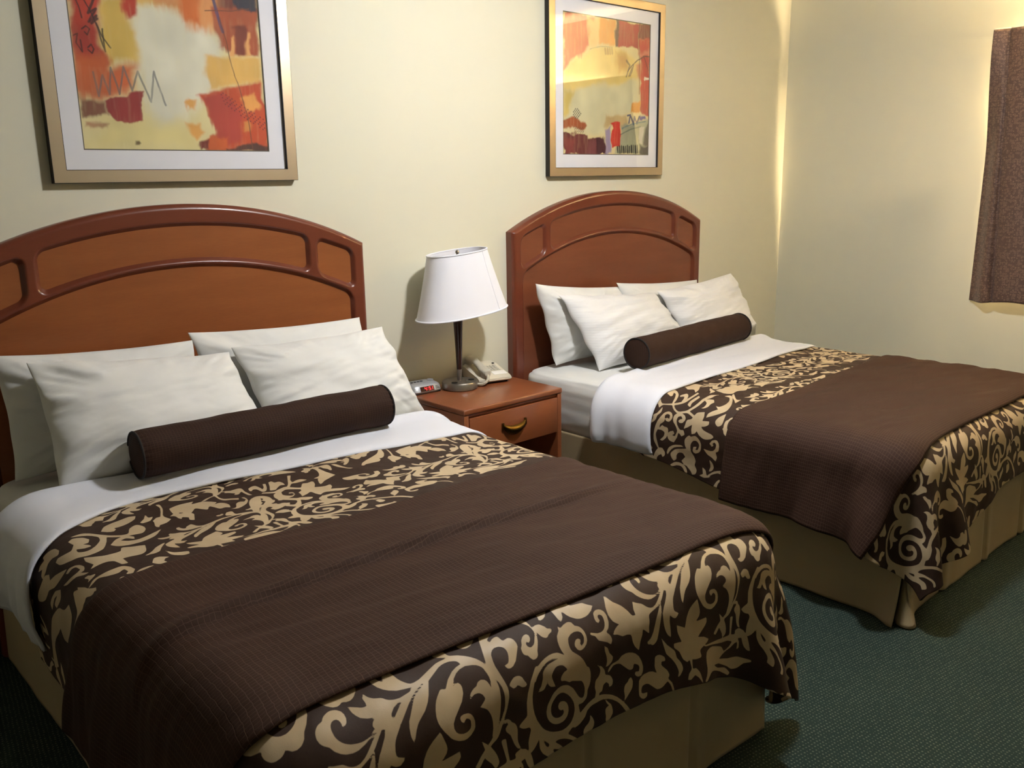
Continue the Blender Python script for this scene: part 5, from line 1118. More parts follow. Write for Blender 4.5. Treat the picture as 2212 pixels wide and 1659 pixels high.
def alarm_clock():
    t = empty('alarm_clock', (2.205, -.088, NZ), 'small silver alarm clock with red digits beside the lamp base', 'alarm clock', None, math.radians(-4))
    # side profile (y, z) swept across the width with rounded ends
    prof = [(-.050, .004), (-.056, .012), (-.046, .034), (-.034, .046), (.01, .050), (.045, .046), (.052, .03), (.050, .004)]
    def body(x0, x1, shrink):
        bm = bmesh.new(); secs = []
        for k in np.linspace(0, 1, 17):
            x = x0+(x1-x0)*k; f = 1-shrink*abs(2*k-1)**6
            secs.append([bm.verts.new((x, y*f, .004+(z-.004)*f)) for y, z in prof])
        for a, b in zip(secs[:-1], secs[1:]):
            for i in range(len(prof)): bm.faces.new((a[i], a[(i+1) % len(prof)], b[(i+1) % len(prof)], b[i]))
        bm.faces.new(list(reversed(secs[0]))); bm.faces.new(secs[-1])
        bmesh.ops.recalc_face_normals(bm, faces=bm.faces)
        return bm
    obj('case', body(-.082, .082, .35), SILVER_PL, t, True, 40)
    bm = bmesh.new(); add_box(bm, (-.074, -.05, 0), (.074, .046, .006), .002, 1); obj('foot', bm, BLACK_PL, t)
    # front plane frame: from (y -.056, z .012) to (-.046, .034)
    o = Vector((0, -.0562, .0125)); up = Vector((0, .010, .022)).normalized(); nr = Vector((0, -.022, .010)).normalized()
    def on(x, h, e=0.0): return o+Vector((x, 0, 0))+up*h+nr*e
    def plate(bm, x0, x1, h0, h1, e0, e1):
        a = [bm.verts.new(on(x, h, e0)) for x, h in ((x0, h0), (x1, h0), (x1, h1), (x0, h1))]
        b = [bm.verts.new(on(x, h, e1)) for x, h in ((x0, h0), (x1, h0), (x1, h1), (x0, h1))]
        bm.faces.new(b); bm.faces.new(list(reversed(a)))
        for i in range(4): bm.faces.new((a[i], a[(i+1) % 4], b[(i+1) % 4], b[i]))
    bm = bmesh.new(); plate(bm, -.038, .034, .001, .0235, -.001, .0012); disp = obj('display', bm, DISPLAY, t, False)
    seg = {'4': 'fgbc', '5': 'afgcd', '1': 'bc'}
    bm = bmesh.new()
    def digit(ch, x, w=.010, h=.0155, y0=.0045, s=.0021):
        R = {'a': (x, x+w, y0+h-s, y0+h), 'g': (x, x+w, y0+h/2-s/2, y0+h/2+s/2), 'd': (x, x+w, y0, y0+s),
             'f': (x, x+s, y0+h/2, y0+h), 'b': (x+w-s, x+w, y0+h/2, y0+h), 'e': (x, x+s, y0, y0+h/2), 'c': (x+w-s, x+w, y0, y0+h/2)}
        for k in seg[ch]: plate(bm, *R[k], .0014, .0019)
    digit('4', -.016); digit('5', .007); digit('1', .018)
    for hh in (.008, .015): plate(bm, -.001, .0015, hh, hh+.0024, .0014, .0019)
    obj('digits', bm, LED, disp, False)
    bm = bmesh.new()
    for k in range(4): add_box(bm, (-.058+k*.017, -.006, .049), (-.047+k*.017, .004, .0525), .001, 1)
    obj('buttons', bm, CHARCOAL_PL, t)
    bm = bmesh.new(); add_lathe(bm, [(.016, .046), (.016, .052), (.012, .054), (0, .054)], 24, (.048, .002, 0)); obj('dial', bm, SILVER_PL, t)
    bm = bmesh.new()
    for k in range(3): plate(bm, .044, .066-.004*k, .006+.0055*k, .0085+.0055*k, -.0005, .0006)
    obj('speaker_slots', bm, CHARCOAL_PL, t, False)
alarm_clock()

def telephone():
    t = empty('telephone', (2.583, -.112, NZ), 'ivory desk telephone with coiled cord at the back of the nightstand', 'telephone', None, math.radians(-14))
    bm = bmesh.new()
    # wedge: local x width, -y front
    secs = []
    for k in np.linspace(-1, 1, 15):
        x = .088*k; f = 1-.10*abs(k)**8
        prof = [(-.100, .010), (-.108, .016), (-.106, .026), (-.085, .036), (.0, .052), (.070, .070), (.094, .072), (.100, .060), (.100, .010)]
        secs.append([bm.verts.new((x, y*f, .008+(z-.008)*(1-.14*abs(k)**6))) for y, z in prof])
    for a, b in zip(secs[:-1], secs[1:]):
        for i in range(9): bm.faces.new((a[i], a[(i+1) % 9], b[(i+1) % 9], b[i]))
    bm.faces.new(list(reversed(secs[0]))); bm.faces.new(secs[-1])
    bmesh.ops.recalc_face_normals(bm, faces=bm.faces)
    obj('body', bm, PHONE, t, True, 40)
    bm = bmesh.new(); add_box(bm, (-.075, -.085, 0), (.075, .09, .012), .003, 1); obj('foot', bm, BLACK_PL, t)
    def top_z(y): return np.interp(y, [-.085, .0, .07], [.036, .052, .070])
    def tilted(x0, x1, y0, y1, e, bev):
        q = bmesh.new(); bmesh.ops.create_cube(q, size=1)
        for v in q.verts:
            x = x0+(v.co.x+.5)*(x1-x0); y = y0+(v.co.y+.5)*(y1-y0)
            v.co = Vector((x, y, top_z(y)+(e if v.co.z > 0 else -.003)))
        if bev: bmesh.ops.bevel(q, geom=list(q.edges), offset=bev, segments=2, affect='EDGES', profile=.5)
        return q
    bm = bmesh.new(); merge(bm, tilted(.004, .076, -.078, -.038, .0016, .0005)); obj('name_card', bm, WHITE_PL, t)
    for r in range(4):
        for c in range(3):
            bm = bmesh.new(); x = .010+c*.019; y = -.030+r*.016
            merge(bm, tilted(x, x+.014, y, y+.011, .0035, .001)); obj('key', bm, PHONE_GREY, t)
    bm = bmesh.new(); add_lathe(bm, [(.006, 0), (.006, .004), (0, .005)], 16, (.062, .050, top_z(.05))); obj('message_lamp', bm, BLACK_PL, t)
    # handset: arched bar with two heads, lying in the cradle at the left
    pts = [(-.048, y, top_z(y)+z) for y, z in ((-.112, .018), (-.098, .026), (-.07, .026), (-.03, .030), (.02, .032), (.06, .028), (.092, .024), (.104, .014))]
    bm = bmesh.new()
    secs = []
    P = catmull([(p[1], p[2], w) for p, w in zip(pts, (.012, .021, .023, .018, .018, .023, .021, .012))], 5)
    for y, z, w in P:
        ring = []
        for k in range(16):
            a = 2*math.pi*k/16
            ca = math.copysign(abs(math.cos(a))**.7, math.cos(a)); sa = math.copysign(abs(math.sin(a))**.7, math.sin(a))
            ring.append(bm.verts.new((-.048+w*1.15*ca, y, z+.013*sa)))
        secs.append(ring)
    for a, b in zip(secs[:-1], secs[1:]):
        for k in range(16): bm.faces.new((a[k], a[(k+1) % 16], b[(k+1) % 16], b[k]))
    bm.faces.new(list(reversed(secs[0]))); bm.faces.new(secs[-1])
    for y in (-.085, .082): add_lathe(bm, [(.020, -.016), (.024, 0), (.020, .012)], 20, (-.048, y, top_z(y)+.012))
    bmesh.ops.recalc_face_normals(bm, faces=bm.faces)
    obj('handset', bm, PHONE_GREY, t, True, 40)
    path = [Vector((-.048, -.112, .047)), Vector((-.062, -.135, .030)), Vector((-.086, -.128, .012)), Vector((-.105, -.09, .009)), Vector((-.11, -.03, .009)), Vector((-.098, .04, .010))]
    c = catmull([tuple(p) for p in path], 60)
    c = [Vector(p) for p in c]
    pts = []
    for i, p in enumerate(c[:-1]):
        T = (c[i+1]-p).normalized(); N = T.cross(Vector((0, 0, 1))).normalized(); B = T.cross(N)
        a = i*1.05
        pts.append(p + (N*math.cos(a)+B*math.sin(a))*.0062)
    bm = bmesh.new(); add_tube(bm, pts, .0019, 6); obj('coiled_cord', bm, PHONE, t)
telephone()

# ------------------------------------------------------------------ framed abstracts
FW, FD, MATW = .045, .032, .1153
PW, PH = .9187, .9216
# brush marks of the two abstracts: kind, colour, outline in picture widths, softness or width, raggedness, cover
MARKS_NEAR = [
 ('b', (225,222,200), [(0.336,0.728),(0.691,0.681),(0.76,0.555),(0.697,0.327),(0.563,0.201),(0.394,0.092),(0.334,0.236),(0.301,0.412),(0.302,0.621)], 0.05, 0.02, 1),
 ('b', (214,140,70), [(0.62,0.86),(1,0.82),(1,1.02),(0.62,1.02)], 0.03, 0.03, 1),
 ('b', (120,60,48), [(0.62,0.72),(1,0.66),(1,0.82),(0.66,0.86)], 0.03, 0.03, 1),
 ('b', (226,190,110), [(0.3,0.7),(0.6,0.74),(0.62,1.02),(0.34,1.02)], 0.03, 0.03, 1),
 ('b', (190,62,42), [(0,0.75),(0.3,0.72),(0.34,1.02),(0,1.02)], 0.03, 0.03, 1),
 ('b', (222,208,145), [(0.122,0.171),(0.555,0.126),(0.576,0.013),(0.011,0.003),(0.098,0.086)], 0.05, 0.02, 1),
 ('b', (222,188,95), [(0.164,0.709),(0.292,0.723),(0.294,0.614),(0.328,0.554),(0.299,0.426),(0.165,0.417),(0.147,0.504)], 0.025, 0.02, 1),
 ('b', (186,62,42), [(0.006,0.853),(0.19,0.878),(0.149,0.64),(0.137,0.483),(0.179,0.418),(0.08,0.404),(0.001,0.425)], 0.02, 0.02, 1),
 ('b', (204,100,52), [(0.005,0.459),(0.143,0.47),(0.183,0.39),(0.293,0.412),(0.28,0.291),(0.154,0.263),(0.007,0.256)], 0.03, 0.02, 1),
 ('b', (190,62,42), [(0.275,0.762),(0.34,0.77),(0.332,0.659),(0.294,0.61),(0.274,0.66)], 0.012, 0.02, 1),
 ('b', (216,150,92), [(0.394,0.79),(0.788,0.852),(0.751,0.629),(0.685,0.619),(0.606,0.629),(0.555,0.675),(0.409,0.722)], 0.03, 0.02, 1),
 ('b', (205,108,45), [(0.551,0.78),(0.678,0.795),(0.646,0.641),(0.576,0.648)], 0.02, 0.02, 1),
 ('b', (172,86,52), [(0.736,0.729),(0.991,0.757),(0.982,0.505),(0.839,0.502),(0.744,0.554)], 0.015, 0.02, 1),
 ('b', (228,170,105), [(0.818,0.598),(0.84,0.607),(0.843,0.495),(0.804,0.492)], 0.008, 0.02, 1),
 ('b', (228,170,105), [(0.914,0.621),(0.936,0.623),(0.943,0.502),(0.916,0.5)], 0.008, 0.02, 1),
 ('b', (128,62,46), [(0.844,0.645),(0.913,0.651),(0.917,0.511),(0.857,0.511)], 0.012, 0.02, 1),
 ('b', (56,54,66), [(0.83,0.857),(0.997,0.877),(0.986,0.745),(0.903,0.732),(0.871,0.759)], 0.012, 0.02, 1),
 ('b', (228,184,100), [(0.688,0.49),(0.99,0.498),(0.992,0.358),(0.826,0.357),(0.672,0.326)], 0.02, 0.02, 1),
 ('b', (196,78,42), [(0.604,0.292),(0.739,0.329),(0.825,0.349),(0.992,0.366),(0.997,0.001),(0.64,-0.002),(0.613,0.051),(0.7,0.099),(0.656,0.159),(0.632,0.249)], 0.012, 0.02, 1),
 ('b', (180,66,54), [(0.635,0.279),(0.754,0.315),(0.854,0.196),(0.833,0.055),(0.713,0.053),(0.664,0.152)], 0.015, 0.02, 1),
 ('b', (228,164,86), [(0.854,0.289),(0.943,0.309),(0.961,0.263),(0.936,0.227),(0.883,0.225)], 0.012, 0.02, 1),
 ('b', (222,150,76), [(0.859,0.157),(0.895,0.166),(0.889,0.095),(0.854,0.099)], 0.01, 0.02, 1),
 ('b', (205,96,44), [(0.648,0.075),(0.766,0.077),(0.758,-0.001),(0.624,-0.002)], 0.012, 0.02, 1),
 ('b', (88,56,48), [(0.744,0.024),(1.001,0.042),(0.997,-0.007),(0.746,0.003)], 0.008, 0.02, 1),
 ('b', (125,48,40), [(0.58,0.051),(0.638,0.056),(0.642,0.014),(0.583,0.005)], 0.01, 0.02, 1),
 ('b', (152,44,46), [(0.154,0.263),(0.279,0.276),(0.333,0.265),(0.32,0.141),(0.248,0.136),(0.183,0.141),(0.155,0.207)], 0.008, 0.03, 1),
 ('b', (132,82,60), [(0.01,0.25),(0.146,0.256),(0.152,0.179),(0.092,0.152),(0.008,0.146)], 0.015, 0.02, 1),
 ('b', (186,142,104), [(0.015,0.119),(0.134,0.122),(0.121,0.097),(0.015,0.091)], 0.01, 0.02, 1),
 ('b', (226,166,86), [(0.528,0.252),(0.562,0.274),(0.596,0.255),(0.584,0.213),(0.547,0.204)], 0.012, 0.02, 1),
 ('b', (226,166,86), [(0.533,0.148),(0.598,0.15),(0.622,0.105),(0.565,0.062),(0.54,0.095)], 0.012, 0.02, 1),
 ('b', (112,92,56), [(0.249,0.038),(0.272,0.047),(0.285,0.028),(0.271,0.01),(0.251,0.013)], 0.008, 0.02, 1),
 ('b', (120,40,40), [(0.017,0.56),(0.114,0.583),(0.137,0.483),(0.018,0.46)], 0.05, 0.02, 0.4),
 ('s', (105,105,105), [(0.086,0.37),(0.104,0.261),(0.13,0.359),(0.155,0.27),(0.174,0.397),(0.205,0.273),(0.238,0.401),(0.269,0.29),(0.305,0.384),(0.36,0.237),(0.388,0.39),(0.431,0.226)], 0.0045, 0, 0.75),
 ('s', (45,30,32), [(0.139,0.733),(0.094,0.641),(0.134,0.665),(0.096,0.601),(0.134,0.632),(0.109,0.596),(0.136,0.619)], 0.006, 0, 0.85),
 ('s', (45,30,32), [(0.075,0.712),(0.119,0.624),(0.151,0.539),(0.187,0.487)], 0.003, 0, 0.85),
 ('s', (45,30,32), [(0.13,0.598),(0.143,0.531),(0.157,0.471),(0.157,0.505),(0.155,0.573)], 0.004, 0, 0.85),
 ('s', (60,30,32), [(0.058,0.564),(0.08,0.58),(0.095,0.568),(0.082,0.54),(0.07,0.552)], 0.003, 0, 0.85),
 ('s', (60,30,32), [(0.014,0.533),(0.035,0.542),(0.023,0.501),(0.046,0.462),(0.045,0.516)], 0.003, 0, 0.85),
 ('s', (60,30,32), [(0.075,0.485),(0.094,0.5),(0.102,0.48),(0.09,0.459),(0.074,0.475)], 0.003, 0, 0.85),
 ('s', (60,30,32), [(0.036,0.721),(0.064,0.618)], 0.003, 0, 0.85),
 ('s', (66,70,112), [(0.742,0.795),(0.759,0.717),(0.783,0.62)], 0.009, 0, 0.85),
 ('s', (118,72,52), [(0.773,0.689),(0.817,0.447),(0.844,0.365),(0.888,0.182),(0.903,0.008)], 0.0025, 0, 0.85),
 ('s', (118,72,52), [(0.694,0.714),(0.86,0.732),(0.947,0.752)], 0.0025, 0, 0.85),
 ('s', (120,40,48), [(0.744,0.296),(0.745,0.295)], 0.0036, 0, 0.95),
 ('s', (120,40,48), [(0.751,0.278),(0.751,0.278)], 0.0036, 0, 0.95),
 ('s', (120,40,48), [(0.757,0.26),(0.758,0.26)], 0.0036, 0, 0.95),
 ('s', (120,40,48), [(0.764,0.242),(0.765,0.241)], 0.0036, 0, 0.95),
 ('s', (120,40,48), [(0.754,0.304),(0.755,0.304)], 0.0036, 0, 0.95),
 ('s', (120,40,48), [(0.767,0.268),(0.768,0.268)], 0.0036, 0, 0.95),
 ('s', (120,40,48), [(0.774,0.25),(0.775,0.25)], 0.0036, 0, 0.95),
 ('s', (120,40,48), [(0.781,0.232),(0.782,0.232)], 0.0036, 0, 0.95),
 ('s', (120,40,48), [(0.771,0.295),(0.772,0.294)], 0.0036, 0, 0.95),
 ('s', (120,40,48), [(0.778,0.277),(0.778,0.276)], 0.0036, 0, 0.95),
 ('s', (120,40,48), [(0.791,0.241),(0.792,0.24)], 0.0036, 0, 0.95),
 ('s', (120,40,48), [(0.798,0.222),(0.799,0.222)], 0.0036, 0, 0.95),
 ('s', (120,40,48), [(0.788,0.285),(0.788,0.284)], 0.0036, 0, 0.95),
 ('s', (120,40,48), [(0.794,0.267),(0.795,0.266)], 0.0036, 0, 0.95),
 ('s', (120,40,48), [(0.801,0.249),(0.802,0.248)], 0.0036, 0, 0.95),
 ('s', (120,40,48), [(0.815,0.212),(0.816,0.212)], 0.0036, 0, 0.95),
 ('s', (120,40,48), [(0.805,0.275),(0.805,0.274)], 0.0036, 0, 0.95),
 ('s', (120,40,48), [(0.811,0.257),(0.812,0.256)], 0.0036, 0, 0.95),
 ('s', (120,40,48), [(0.818,0.239),(0.819,0.238)], 0.0036, 0, 0.95),
 ('s', (120,40,48), [(0.825,0.221),(0.826,0.22)], 0.0036, 0, 0.95),
 ('s', (120,40,48), [(0.822,0.265),(0.822,0.265)], 0.0036, 0, 0.95),
 ('s', (120,40,48), [(0.829,0.247),(0.829,0.246)], 0.0036, 0, 0.95),
 ('s', (120,40,48), [(0.836,0.229),(0.836,0.228)], 0.0036, 0, 0.95),
 ('s', (120,40,48), [(0.842,0.211),(0.843,0.21)], 0.0036, 0, 0.95),
 ('s', (120,40,48), [(0.849,0.192),(0.85,0.191)], 0.0036, 0, 0.95),
 ('s', (120,40,48), [(0.846,0.237),(0.847,0.236)], 0.0036, 0, 0.95),
 ('s', (120,40,48), [(0.853,0.219),(0.854,0.218)], 0.0036, 0, 0.95),
 ('s', (120,40,48), [(0.86,0.2),(0.861,0.2)], 0.0036, 0, 0.95),
 ('s', (120,40,48), [(0.867,0.182),(0.868,0.181)], 0.0036, 0, 0.95),
 ('s', (120,40,48), [(0.856,0.246),(0.857,0.245)], 0.0036, 0, 0.95),
 ('s', (120,40,48), [(0.87,0.209),(0.871,0.208)], 0.0036, 0, 0.95),
 ('s', (120,40,48), [(0.877,0.19),(0.878,0.19)], 0.0036, 0, 0.95),
 ('s', (120,40,48), [(0.884,0.172),(0.885,0.171)], 0.0036, 0, 0.95),
 ('s', (120,40,48), [(0.873,0.236),(0.874,0.235)], 0.0036, 0, 0.95),
 ('s', (120,40,48), [(0.88,0.217),(0.881,0.216)], 0.0036, 0, 0.95),
 ('s', (120,40,48), [(0.895,0.18),(0.895,0.179)], 0.0036, 0, 0.95),
 ('s', (120,40,48), [(0.902,0.162),(0.903,0.161)], 0.0036, 0, 0.95),
 ('s', (120,40,48), [(0.891,0.225),(0.892,0.225)], 0.0036, 0, 0.95),
 ('s', (120,40,48), [(0.898,0.207),(0.899,0.206)], 0.0036, 0, 0.95),
 ('s', (120,40,48), [(0.905,0.188),(0.906,0.188)], 0.0036, 0, 0.95),
 ('s', (120,40,48), [(0.919,0.151),(0.92,0.15)], 0.0036, 0, 0.95),
 ('s', (120,40,48), [(0.908,0.215),(0.909,0.215)], 0.0036, 0, 0.95),
 ('s', (120,40,48), [(0.915,0.197),(0.916,0.196)], 0.0036, 0, 0.95),
 ('s', (120,40,48), [(0.923,0.178),(0.924,0.177)], 0.0036, 0, 0.95),
 ('s', (120,40,48), [(0.93,0.16),(0.931,0.159)], 0.0036, 0, 0.95),
 ('s', (120,40,48), [(0.926,0.205),(0.927,0.204)], 0.0036, 0, 0.95),
 ('s', (120,40,48), [(0.933,0.187),(0.934,0.186)], 0.0036, 0, 0.95),
 ('s', (120,40,48), [(0.94,0.168),(0.941,0.167)], 0.0036, 0, 0.95),
 ('s', (120,40,48), [(0.948,0.149),(0.949,0.148)], 0.0036, 0, 0.95),
 ('s', (120,40,48), [(0.955,0.13),(0.956,0.13)], 0.0036, 0, 0.95),
 ('s', (120,40,48), [(0.951,0.176),(0.952,0.176)], 0.0036, 0, 0.95),
 ('s', (120,40,48), [(0.958,0.158),(0.959,0.157)], 0.0036, 0, 0.95),
 ('s', (120,40,48), [(0.966,0.139),(0.966,0.138)], 0.0036, 0, 0.95),
 ('s', (120,40,48), [(0.973,0.12),(0.974,0.119)], 0.0036, 0, 0.95),
 ('s', (120,40,48), [(0.962,0.185),(0.962,0.184)], 0.0036, 0, 0.95),
 ('s', (120,40,48), [(0.976,0.147),(0.977,0.146)], 0.0036, 0, 0.95),
 ('s', (120,40,48), [(0.984,0.128),(0.984,0.127)], 0.0036, 0, 0.95),
 ('s', (120,40,48), [(0.979,0.174),(0.98,0.174)], 0.0036, 0, 0.95),
 ('s', (120,40,48), [(0.987,0.156),(0.988,0.155)], 0.0036, 0, 0.95),
]
MARKS_FAR = [
 ('b', (226,202,122), [(0.017,0.594),(0.129,0.684),(0.308,0.755),(0.574,0.802),(0.714,0.761),(0.858,0.72),(0.847,0.56),(0.004,0.446)], 0.03, 0.02, 1),
 ('b', (212,206,166), [(0.016,0.455),(0.847,0.569),(0.866,0.409),(0.767,0.307),(0.514,0.281),(0.447,0.148),(0.028,0.156)], 0.03, 0.02, 1),
 ('b', (212,188,104), [(0.016,0.455),(0.129,0.469),(0.079,0.283),(0.022,0.265)], 0.03, 0.02, 1),
 ('b', (190,70,48), [(-0,1.002),(0.332,1.005),(0.295,0.796),(0.205,0.706),(0.104,0.666),(0.011,0.594)], 0.018, 0.02, 1),
 ('b', (228,194,124), [(0.268,0.99),(0.424,0.998),(0.406,0.788),(0.295,0.762)], 0.025, 0.02, 1),
 ('b', (218,150,64), [(0.398,0.987),(0.578,0.988),(0.574,0.802),(0.406,0.796)], 0.018, 0.02, 1),
 ('b', (166,46,44), [(0.578,0.996),(0.872,1.008),(0.862,0.816),(0.602,0.791)], 0.01, 0.02, 1),
 ('b', (96,50,44), [(0.578,0.988),(0.615,0.987),(0.609,0.792),(0.575,0.789)], 0.008, 0.02, 1),
 ('b', (128,48,44), [(0.864,1.007),(1.018,1.005),(1.007,0.881),(0.867,0.895)], 0.01, 0.02, 1),
 ('b', (190,66,48), [(0.867,0.895),(1.006,0.89),(1.018,0.297),(0.883,0.329)], 0.012, 0.02, 1),
 ('b', (220,150,120), [(0.87,0.799),(1.002,0.801),(0.995,0.765),(0.871,0.764)], 0.02, 0.02, 0.6),
 ('b', (206,162,88), [(0.575,0.751),(0.714,0.753),(0.745,0.642),(0.647,0.627)], 0.03, 0.02, 1),
 ('b', (206,140,96), [(0.83,0.682),(0.887,0.704),(0.89,0.58),(0.839,0.595)], 0.02, 0.02, 1),
 ('b', (218,150,64), [(0.793,0.406),(0.88,0.428),(0.886,0.32),(0.781,0.312)], 0.012, 0.02, 1),
 ('b', (236,225,200), [(0.927,0.596),(1,0.609),(1.001,0.587),(0.927,0.574)], 0.006, 0.02, 1),
 ('b', (166,86,44), [(0.022,0.24),(0.129,0.256),(0.233,0.246),(0.259,0.217),(0.207,0.186),(0.022,0.177)], 0.01, 0.02, 1),
 ('b', (104,40,42), [(0.009,0.139),(0.259,0.152),(0.273,0.123),(0.447,0.13),(0.49,0.003),(0.002,-0.001)], 0.008, 0.03, 1),
 ('b', (140,60,56), [(0.028,0.105),(0.13,0.116),(0.13,0),(0.015,-0.001)], 0.02, 0.02, 0.6),
 ('b', (130,70,72), [(0.273,0.101),(0.366,0.111),(0.381,0.002),(0.273,0.001)], 0.02, 0.02, 0.6),
 ('b', (74,30,40), [(0.366,0.12),(0.461,0.126),(0.483,0.003),(0.394,0.002)], 0.01, 0.02, 1),
 ('b', (192,166,114), [(0.46,0.209),(0.486,0.28),(0.583,0.301),(0.724,0.288),(0.74,0.217),(0.641,0.178)], 0.02, 0.02, 1),
 ('b', (162,164,134), [(0.64,0.205),(0.811,0.245),(0.996,0.269),(1.019,0.006),(0.587,0.003),(0.649,0.107)], 0.015, 0.02, 1),
 ('b', (152,138,166), [(0.467,0.183),(0.543,0.194),(0.548,0.003),(0.479,0.002)], 0.012, 0.02, 1),
 ('b', (192,44,34), [(0.542,0.22),(0.591,0.239),(0.64,0.241),(0.633,0.196),(0.653,0.134),(0.646,0.049),(0.552,0.048),(0.541,0.114),(0.571,0.177)], 0.006, 0.015, 1),
 ('b', (206,202,182), [(0.893,0.202),(0.945,0.208),(0.934,0.075),(0.897,0.074)], 0.008, 0.02, 1),
 ('b', (62,56,52), [(0.905,0.061),(1.017,0.08),(1.019,0.006),(0.891,0.005)], 0.012, 0.02, 1),
 ('b', (96,88,74), [(0.96,0.204),(1.011,0.251),(1.017,0.076),(0.941,0.075)], 0.012, 0.02, 1),
 ('b', (96,84,150), [(0.891,0.293),(0.965,0.305),(0.966,0.268),(0.899,0.262)], 0.012, 0.02, 1),
 ('s', (24,20,20), [(0.618,0.055),(0.624,0.014)], 0.007, 0, 0.95),
 ('s', (24,20,20), [(0.642,0.059),(0.648,0.014)], 0.01, 0, 0.95),
 ('s', (24,20,20), [(0.666,0.064),(0.672,0.015)], 0.007, 0, 0.95),
 ('s', (24,20,20), [(0.69,0.058),(0.697,0.015)], 0.01, 0, 0.95),
 ('s', (24,20,20), [(0.714,0.063),(0.721,0.015)], 0.007, 0, 0.95),
 ('s', (24,20,20), [(0.739,0.068),(0.746,0.015)], 0.01, 0, 0.95),
 ('s', (24,20,20), [(0.763,0.062),(0.77,0.015)], 0.007, 0, 0.95),
 ('s', (24,20,20), [(0.788,0.067),(0.795,0.016)], 0.01, 0, 0.95),
 ('s', (24,20,20), [(0.813,0.071),(0.82,0.016)], 0.007, 0, 0.95),
 ('s', (24,20,20), [(0.838,0.065),(0.845,0.016)], 0.01, 0, 0.95),
 ('s', (24,20,20), [(0.863,0.07),(0.87,0.016)], 0.007, 0, 0.95),
 ('s', (52,58,110), [(0.738,0.297),(0.774,0.303),(0.754,0.244)], 0.007, 0, 0.85),
 ('s', (52,58,110), [(0.781,0.29),(0.812,0.236),(0.825,0.291),(0.855,0.242),(0.883,0.293)], 0.009, 0, 0.85),
 ('s', (70,110,120), [(0.669,0.197),(0.783,0.236),(0.959,0.259)], 0.006, 0, 0.6),
 ('s', (60,90,80), [(0.655,0.152),(0.783,0.2),(0.9,0.216)], 0.005, 0, 0.6),
 ('s', (96,76,60), [(0.715,0.709),(0.758,0.678),(0.717,0.596)], 0.008, 0, 0.7),
 ('s', (90,66,56), [(0.731,0.632),(0.787,0.68),(0.857,0.728),(0.929,0.76),(1.003,0.761)], 0.005, 0, 0.8),
 ('s', (90,66,56), [(0.801,0.681),(0.781,0.627),(0.76,0.599),(0.787,0.662),(0.746,0.598)], 0.007, 0, 0.7),
 ('s', (90,50,46), [(0.93,0.751),(0.991,0.658)], 0.004, 0, 0.7),
 ('s', (110,60,50), [(0.865,0.999),(0.876,0.472)], 0.004, 0, 0.7),
 ('s', (150,130,90), [(0.295,0.762),(0.413,0.789),(0.547,0.795)], 0.003, 0, 0.6),
 ('s', (160,120,70), [(0.466,0.776),(0.472,0.743)], 0.01, 0, 0.7),
 ('s', (160,120,70), [(0.491,0.778),(0.496,0.745)], 0.01, 0, 0.7),
 ('s', (160,120,70), [(0.515,0.78),(0.521,0.746)], 0.01, 0, 0.7),
 ('s', (160,120,70), [(0.539,0.782),(0.545,0.748)], 0.01, 0, 0.7),
 ('s', (84,78,70), [(0.138,0.327),(0.14,0.328)], 0.0055, 0, 0.9),
 ('s', (84,78,70), [(0.16,0.328),(0.161,0.328)], 0.0055, 0, 0.9),
 ('s', (84,78,70), [(0.127,0.316),(0.128,0.316)], 0.0055, 0, 0.9),
 ('s', (84,78,70), [(0.149,0.317),(0.15,0.317)], 0.0055, 0, 0.9),
 ('s', (84,78,70), [(0.17,0.318),(0.172,0.318)], 0.0055, 0, 0.9),
 ('s', (84,78,70), [(0.117,0.305),(0.118,0.305)], 0.0055, 0, 0.9),
 ('s', (84,78,70), [(0.138,0.306),(0.14,0.306)], 0.0055, 0, 0.9),
 ('s', (84,78,70), [(0.16,0.306),(0.161,0.306)], 0.0055, 0, 0.9),
 ('s', (84,78,70), [(0.182,0.307),(0.183,0.307)], 0.0055, 0, 0.9),
 ('s', (84,78,70), [(0.127,0.294),(0.128,0.294)], 0.0055, 0, 0.9),
 ('s', (84,78,70), [(0.149,0.295),(0.15,0.295)], 0.0055, 0, 0.9),
 ('s', (84,78,70), [(0.17,0.296),(0.172,0.296)], 0.0055, 0, 0.9),
 ('s', (84,78,70), [(0.192,0.297),(0.194,0.297)], 0.0055, 0, 0.9),
 ('s', (84,78,70), [(0.117,0.283),(0.118,0.283)], 0.0055, 0, 0.9),
 ('s', (84,78,70), [(0.138,0.284),(0.14,0.284)], 0.0055, 0, 0.9),
 ('s', (84,78,70), [(0.16,0.284),(0.161,0.284)], 0.0055, 0, 0.9),
 ('s', (84,78,70), [(0.182,0.285),(0.183,0.285)], 0.0055, 0, 0.9),
 ('s', (84,78,70), [(0.127,0.272),(0.128,0.272)], 0.0055, 0, 0.9),
 ('s', (84,78,70), [(0.149,0.273),(0.15,0.273)], 0.0055, 0, 0.9),
 ('s', (84,78,70), [(0.17,0.274),(0.172,0.274)], 0.0055, 0, 0.9),
 ('s', (84,78,70), [(0.138,0.262),(0.14,0.262)], 0.0055, 0, 0.9),
 ('s', (84,78,70), [(0.16,0.262),(0.161,0.263)], 0.0055, 0, 0.9),
 ('s', (110,70,50), [(0.129,0.196),(0.131,0.196)], 0.004, 0, 0.7),
 ('s', (110,70,50), [(0.15,0.197),(0.151,0.196)], 0.004, 0, 0.7),
 ('s', (110,70,50), [(0.171,0.197),(0.172,0.197)], 0.004, 0, 0.7),
 ('s', (110,70,50), [(0.191,0.198),(0.193,0.197)], 0.004, 0, 0.7),
 ('s', (110,70,50), [(0.212,0.199),(0.213,0.198)], 0.004, 0, 0.7),
